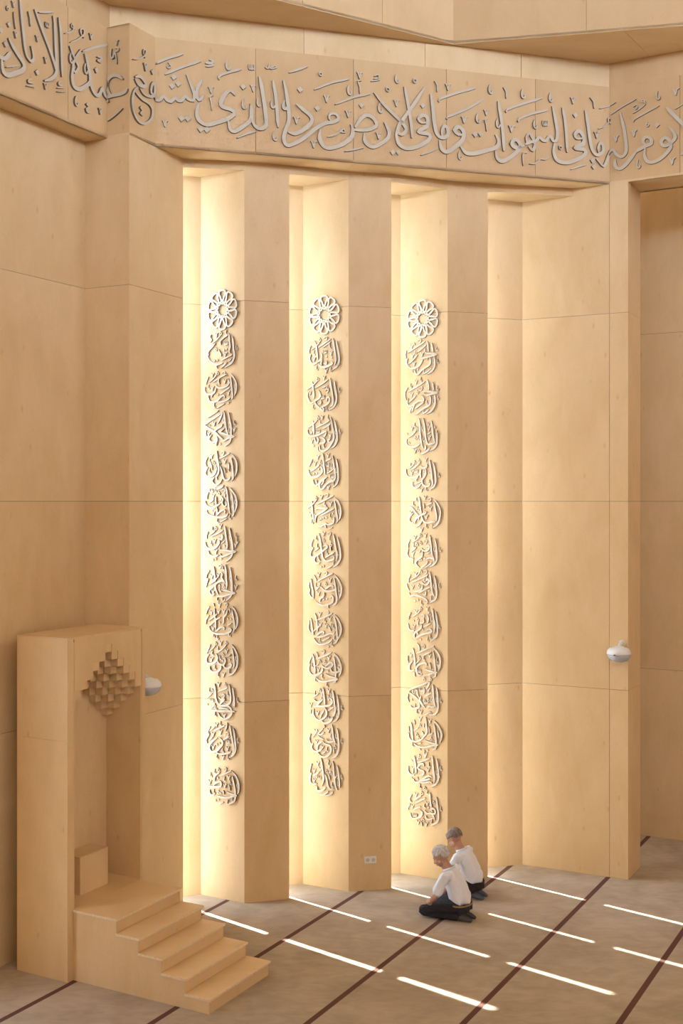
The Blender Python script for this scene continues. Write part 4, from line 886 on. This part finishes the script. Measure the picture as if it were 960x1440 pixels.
def hair_mat(n, c0, c1):
    m, nt, b = new_mat(n); N = nt.nodes; L_ = nt.links
    tc = N.new('ShaderNodeTexCoord'); mp = N.new('ShaderNodeMapping'); mp.inputs['Scale'].default_value = (1, 1, 0.3); L_.new(tc.outputs['Object'], mp.inputs[0])
    t = N.new('ShaderNodeTexNoise'); t.inputs['Scale'].default_value = 60; t.inputs['Detail'].default_value = 4; L_.new(mp.outputs[0], t.inputs['Vector'])
    cr = N.new('ShaderNodeValToRGB'); L_.new(t.outputs['Fac'], cr.inputs[0])
    cr.color_ramp.elements[0].position = .35; cr.color_ramp.elements[0].color = (*c0, 1); cr.color_ramp.elements[1].position = .65; cr.color_ramp.elements[1].color = (*c1, 1)
    L_.new(cr.outputs[0], b.inputs['Base Color']); b.inputs['Roughness'].default_value = .7
    bp = N.new('ShaderNodeBump'); bp.inputs['Strength'].default_value = .5; bp.inputs['Distance'].default_value = .006; L_.new(t.outputs['Fac'], bp.inputs['Height']); L_.new(bp.outputs[0], b.inputs['Normal'])
    return m
M_HAIR1 = hair_mat('silver_hair', (0.36, 0.33, 0.30), (0.62, 0.60, 0.56))
M_HAIR2 = hair_mat('grey_brown_hair', (0.11, 0.078, 0.056), (0.26, 0.20, 0.15))

def _ico(sub):
    b = bmesh.new(); bmesh.ops.create_icosphere(b, subdivisions=sub, radius=1.0)
    r = ([v.co.copy() for v in b.verts], [[v.index for v in f.verts] for f in b.faces]); b.free(); return r
ICO = {k: _ico(k) for k in (1, 2, 3)}
class Blob:
    """overlapping beads fused into one smooth skin"""
    def __init__(s): s.v = []; s.f = []
    def ball(s, c, r, rot=None, sub=1):
        r = r if isinstance(r, (tuple, list)) else (r, r, r); c = Vector(c)
        m = rot.to_matrix() if rot else None; vs, fs = ICO[2 if sub == 3 else sub]; k = len(s.v)
        for v in vs:
            q = Vector((v.x * r[0], v.y * r[1], v.z * r[2])); q = m @ q if m else q; s.v.append((q.x + c.x, q.y + c.y, q.z + c.z))
        s.f += [[a + k for a in f] for f in fs]; return s
    def limb(s, pts, rs, flat=None):
        for (p, q, a, b) in zip(pts, pts[1:], rs, rs[1:]):
            p, q = Vector(p), Vector(q)
            va = lambda k: Vector(k) if isinstance(k, (tuple, list)) else Vector((k, k, k))
            a, b = va(a), va(b); n = max(2, int((q - p).length / (min(min(a), min(b)) * 0.35)) + 1)
            for i in range(n + 1):
                t = i / n; s.ball(p.lerp(q, t), tuple(a.lerp(b, t)))
        return s
    def skin(s, name, mat, parent, vox=0.008, smooth=6, fold=0.0):
        me = bpy.data.meshes.new(name); me.from_pydata(s.v, [], s.f); me.update(); o = bpy.data.objects.new(name, me); C.objects.link(o)
        r = o.modifiers.new('fuse', 'REMESH'); r.mode = 'VOXEL'; r.voxel_size = vox
        sm = o.modifiers.new('soft', 'SMOOTH'); sm.factor = .5; sm.iterations = smooth
        dg = bpy.context.evaluated_depsgraph_get(); dg.update()
        m2 = bpy.data.meshes.new_from_object(o.evaluated_get(dg)); m2.name = name
        bpy.data.objects.remove(o); bpy.data.meshes.remove(me)
        if fold:
            for v in m2.vertices:
                q = v.co; v.co += v.normal * (noise.noise(Vector((q.x * 22, q.y * 14, q.z * 11))) * fold + noise.noise(q * 45) * fold * .35)
        m2.materials.clear(); m2.materials.append(mat); m2.polygons.foreach_set('use_smooth', [True] * len(m2.polygons)); m2.update()
        return link_mesh(name, m2, parent)

def kneeling_man(label, pos, heading, hair, trousers, socks, nod=0.62, turn=0.0, bald=False, lean=0.0, sc=1.0, belt=None):
    """local axes: x forward, y to his left, z up; he sits on his heels"""
    o = empty('person', (pos[0], pos[1], 0), heading); tag(o, label, 'person', 'kneeling men in white shirts'); o.scale = (sc, sc, sc)
    L = lean
    SH = [Vector((0.225 + L, 0.190 * s, 0.53)) for s in (1, -1)]
    EL = [Vector((0.30 + L * .6, 0.245 * s, 0.315)) for s in (1, -1)]
    WR = [Vector((0.42, 0.185 * s, 0.195)) for s in (1, -1)]
    neck0, neck1 = Vector((0.245 + L, 0, 0.553)), Vector((0.30 + L, 0, 0.62))
    hc = Vector((0.345 + L, 0, 0.703))
    from mathutils import Euler
    hr = Euler((0, nod, turn), 'XYZ'); H_ = lambda x, y, z: hc + hr.to_matrix() @ (Vector((x, y, z)) * 1.06)
    b = Blob()
    # head
    b.ball(H_(-.012, 0, .02), (.104, .081, .095), hr, 3); b.ball(H_(.035, 0, -.035), (.066, .064, .079), hr, 3); b.ball(H_(.05, 0, -.082), (.036, .040, .028), hr)
    for s in (1, -1):
        b.ball(H_(.012, .062 * s, -.055), (.035, .012, .03), hr); b.ball(H_(.062, .034 * s, -.028), (.025, .022, .02), hr)
        b.ball(H_(.072, .03 * s, .022), (.018, .028, .011), hr)
        for t in (-1, 0, 1): b.ball(H_(-.012 - .004 * t, .083 * s, -.012 + .018 * t), (.013, .0085, .014), hr)
        b.ball(H_(-.005, .080 * s, -.036), (.009, .007, .01), hr)
    b.limb([H_(.086, 0, .012), H_(.103, 0, -.02), H_(.112, 0, -.034)], [.010, .0125, .0145]); b.ball(H_(.099, .012, -.038), .010, hr); b.ball(H_(.099, -.012, -.038), .010, hr)
    b.ball(H_(.092, 0, -.058), (.014, .024, .008), hr); b.ball(H_(.090, 0, -.069), (.013, .02, .007), hr)
    b.limb([neck0 - Vector((.02, 0, .03)), neck0, neck1, hc - Vector((.02, 0, .03))], [.066, .062, .060, .056])
    # torso core, hips, legs
    b.limb([(.10, 0, .20), (.13, 0, .30), (.19 + L * .6, 0, .43), (.215 + L, 0, .51)], [(.09, .13, .08), (.09, .13, .08), (.085, .14, .08), (.06, .13, .06)])
    for i, s in enumerate((1, -1)):
        b.limb([(.12, .09 * s, .20), (.485, .125 * s, .105)], [.07, .055]); b.limb([(.485, .125 * s, .07), (.09, .075 * s, .06)], [.045, .034])
        b.limb([(.09, .075 * s, .06), (.03, .065 * s, .045), (-.035, .06 * s, .03)], [.032, .032, .022])
        # arm
        b.limb([SH[i] - Vector((0, .02 * s, .02)), EL[i]], [.046, .040]); b.limb([EL[i], EL[i].lerp(WR[i], .3), WR[i]], [.040, .039, .027])
        d = (Vector((.495, .145 * s, .160)) - WR[i]).normalized(); pm = WR[i] + d * .045 + Vector((0, 0, -.004))
        sd = Vector((0, 0, 1)).cross(d).normalized()
        for q in (-1.5, -.5, .5, 1.5):
            b.limb([WR[i] + d * .012, pm + sd * q * .013, WR[i] + d * .085 + sd * q * .0195], [.017, .0125, .0105])
            k0 = WR[i] + d * .085 + sd * q * .0195; ln = .078 - .011 * abs(q - .3)
            k1 = k0 + d * ln * .5 + sd * q * .004 + Vector((0, 0, -.006)); k2 = k0 + d * ln * .82 + sd * q * .006 + Vector((0, 0, -.026)); k3 = k0 + d * ln + sd * q * .006 + Vector((0, 0, -.045))
            b.limb([k0, k1, k2, k3], [.0098, .0092, .0084, .0074])
        th = -s
        t0 = WR[i] + d * .03 + sd * th * .022 * (-1 if False else 1); t1 = t0 + d * .035 + sd * th * .024 + Vector((0, 0, -.008)); t2 = t1 + d * .032 + sd * th * .006 + Vector((0, 0, -.014))
        b.limb([t0, t1, t2], [.0135, .0112, .0095])
    body = b.skin('body', M_SKIN, o, 0.0062, 3)
    # eyes, lips
    for s in (1, -1):
        e = Blob().ball(H_(.0835, .030 * s, .004), (.006, .011, .0055), hr); e.skin('eye', M_EYE, body, .003, 1)
    Blob().ball(H_(.104, 0, -.0635), (.004, .019, .0035), hr).skin('mouth', M_LIP, body, .0025, 1)
    # hair
    h = Blob(); rr = random.Random(3)
    for i in range(1500):
        a = rr.uniform(-math.pi, math.pi); el = rr.uniform(-.55, 1.57)
        x, y, z = math.cos(a) * math.cos(el), math.sin(a) * math.cos(el), math.sin(el)
        if x > .72 - .0 and z < .62: continue
        if x > .1 and z < .12: continue
        if abs(y) > .8 and z < .02 and x > -.35: continue
        if z < -.5 and x > -.5: continue
        if bald and z > .72 and x > -.35: continue
        h.ball(H_(-.014 + x * .099, y * .078, .020 + z * .092), rr.uniform(.010, .0155), None, 1)
    h.skin('hair', hair, body, .006, 3)
    # shirt: blouse over the belt, short sleeves, collar
    t = Blob()
    t.limb([(.095, 0, .225), (.105, 0, .27), (.145 + L * .4, 0, .37), (.185 + L * .8, 0, .455), (.205 + L, 0, .515)],
           [(.132, .172, .055), (.138, .178, .07), (.128, .172, .09), (.118, .182, .085), (.092, .165, .06)])
    t.ball((.208 + L, 0, .545), (.082, .125, .046))
    for i, s in enumerate((1, -1)):
        e2 = SH[i].lerp(EL[i], .78)
        t.limb([SH[i] - Vector((.012, .05 * s, .012)), SH[i] - Vector((0, .012 * s, .008)), SH[i].lerp(EL[i], .4), e2], [.066, .064, .064, .072])
    shirt = t.skin('shirt', M_SHIRT, o, 0.009, 7, .006)
    k = Blob()
    for i in range(26):
        a = 2 * math.pi * i / 26; c = neck0 + Vector((math.cos(a) * .066 - .002, math.sin(a) * .072, .022 - math.cos(a) * .030)); k.ball(c, (.010, .010, .020))
    k.skin('collar', M_SHIRT, shirt, .006, 2)
    # trousers
    t = Blob()
    t.limb([(.10, 0, .13), (.10, 0, .185)], [(.128, .165, .06), (.130, .165, .05)])
    for s in (1, -1):
        t.ball((.07, .075 * s, .15), (.105, .095, .078))
        t.limb([(.12, .095 * s, .175), (.33, .115 * s, .145), (.475, .13 * s, .108), (.515, .13 * s, .085)], [.092, .086, .078, .066])
        t.limb([(.50, .13 * s, .066), (.28, .115 * s, .064), (.11, .09 * s, .056)], [.060, .060, .050])
    tr = t.skin('trousers', trousers, o, 0.009, 5, .006)
    bl = Blob()
    for i in range(60):
        a = 2 * math.pi * i / 60; bl.ball((.10 + math.cos(a) * .133, math.sin(a) * .170, .196), (.007, .007, .017), None, 1)
    bl.skin('belt', belt or M_BELT, tr, .006, 1)
    for s in (1, -1):
        f = Blob(); f.limb([(.10, .085 * s, .055), (.05, .072 * s, .052), (.0, .065 * s, .042), (-.055, .058 * s, .028)], [.040, .042, .038, .024]); f.skin('sock', socks, o, .007, 3)
    w = Blob(); c0 = EL[0].lerp(WR[0], .90); dd = (WR[0] - EL[0]).normalized(); qq = dd.to_track_quat('Z', 'Y')
    for i in range(22):
        a = 2 * math.pi * i / 22; w.ball(c0 + qq @ Vector((math.cos(a) * .033, math.sin(a) * .033, 0)), (.0055, .0055, .0075), None, 1)
    w.ball(c0 + Vector((-.01, .028, .016)), (.015, .011, .014)); w.skin('wristwatch', M_STEEL, body, .004, 1)
    return o
HD = math.atan2(-Wd.y, -Wd.x)
m1 = V2(1.475, 13.655)
kneeling_man('nearer kneeling man with silver hair, white short sleeved shirt and wristwatch, hand on knee', m1, HD, M_HAIR1, M_TROUS, M_SOCK1, nod=0.60, turn=0.05)
m2 = m1 + U * 0.79 - Wd * 0.165
kneeling_man('farther kneeling man with thinning brown grey hair and bowed head, beside the pillar', m2, HD - 0.03, M_HAIR2, M_BROWNT, M_SOCK2, nod=0.78, turn=-0.12, bald=True, lean=0.01, sc=0.985, belt=M_BROWNT)
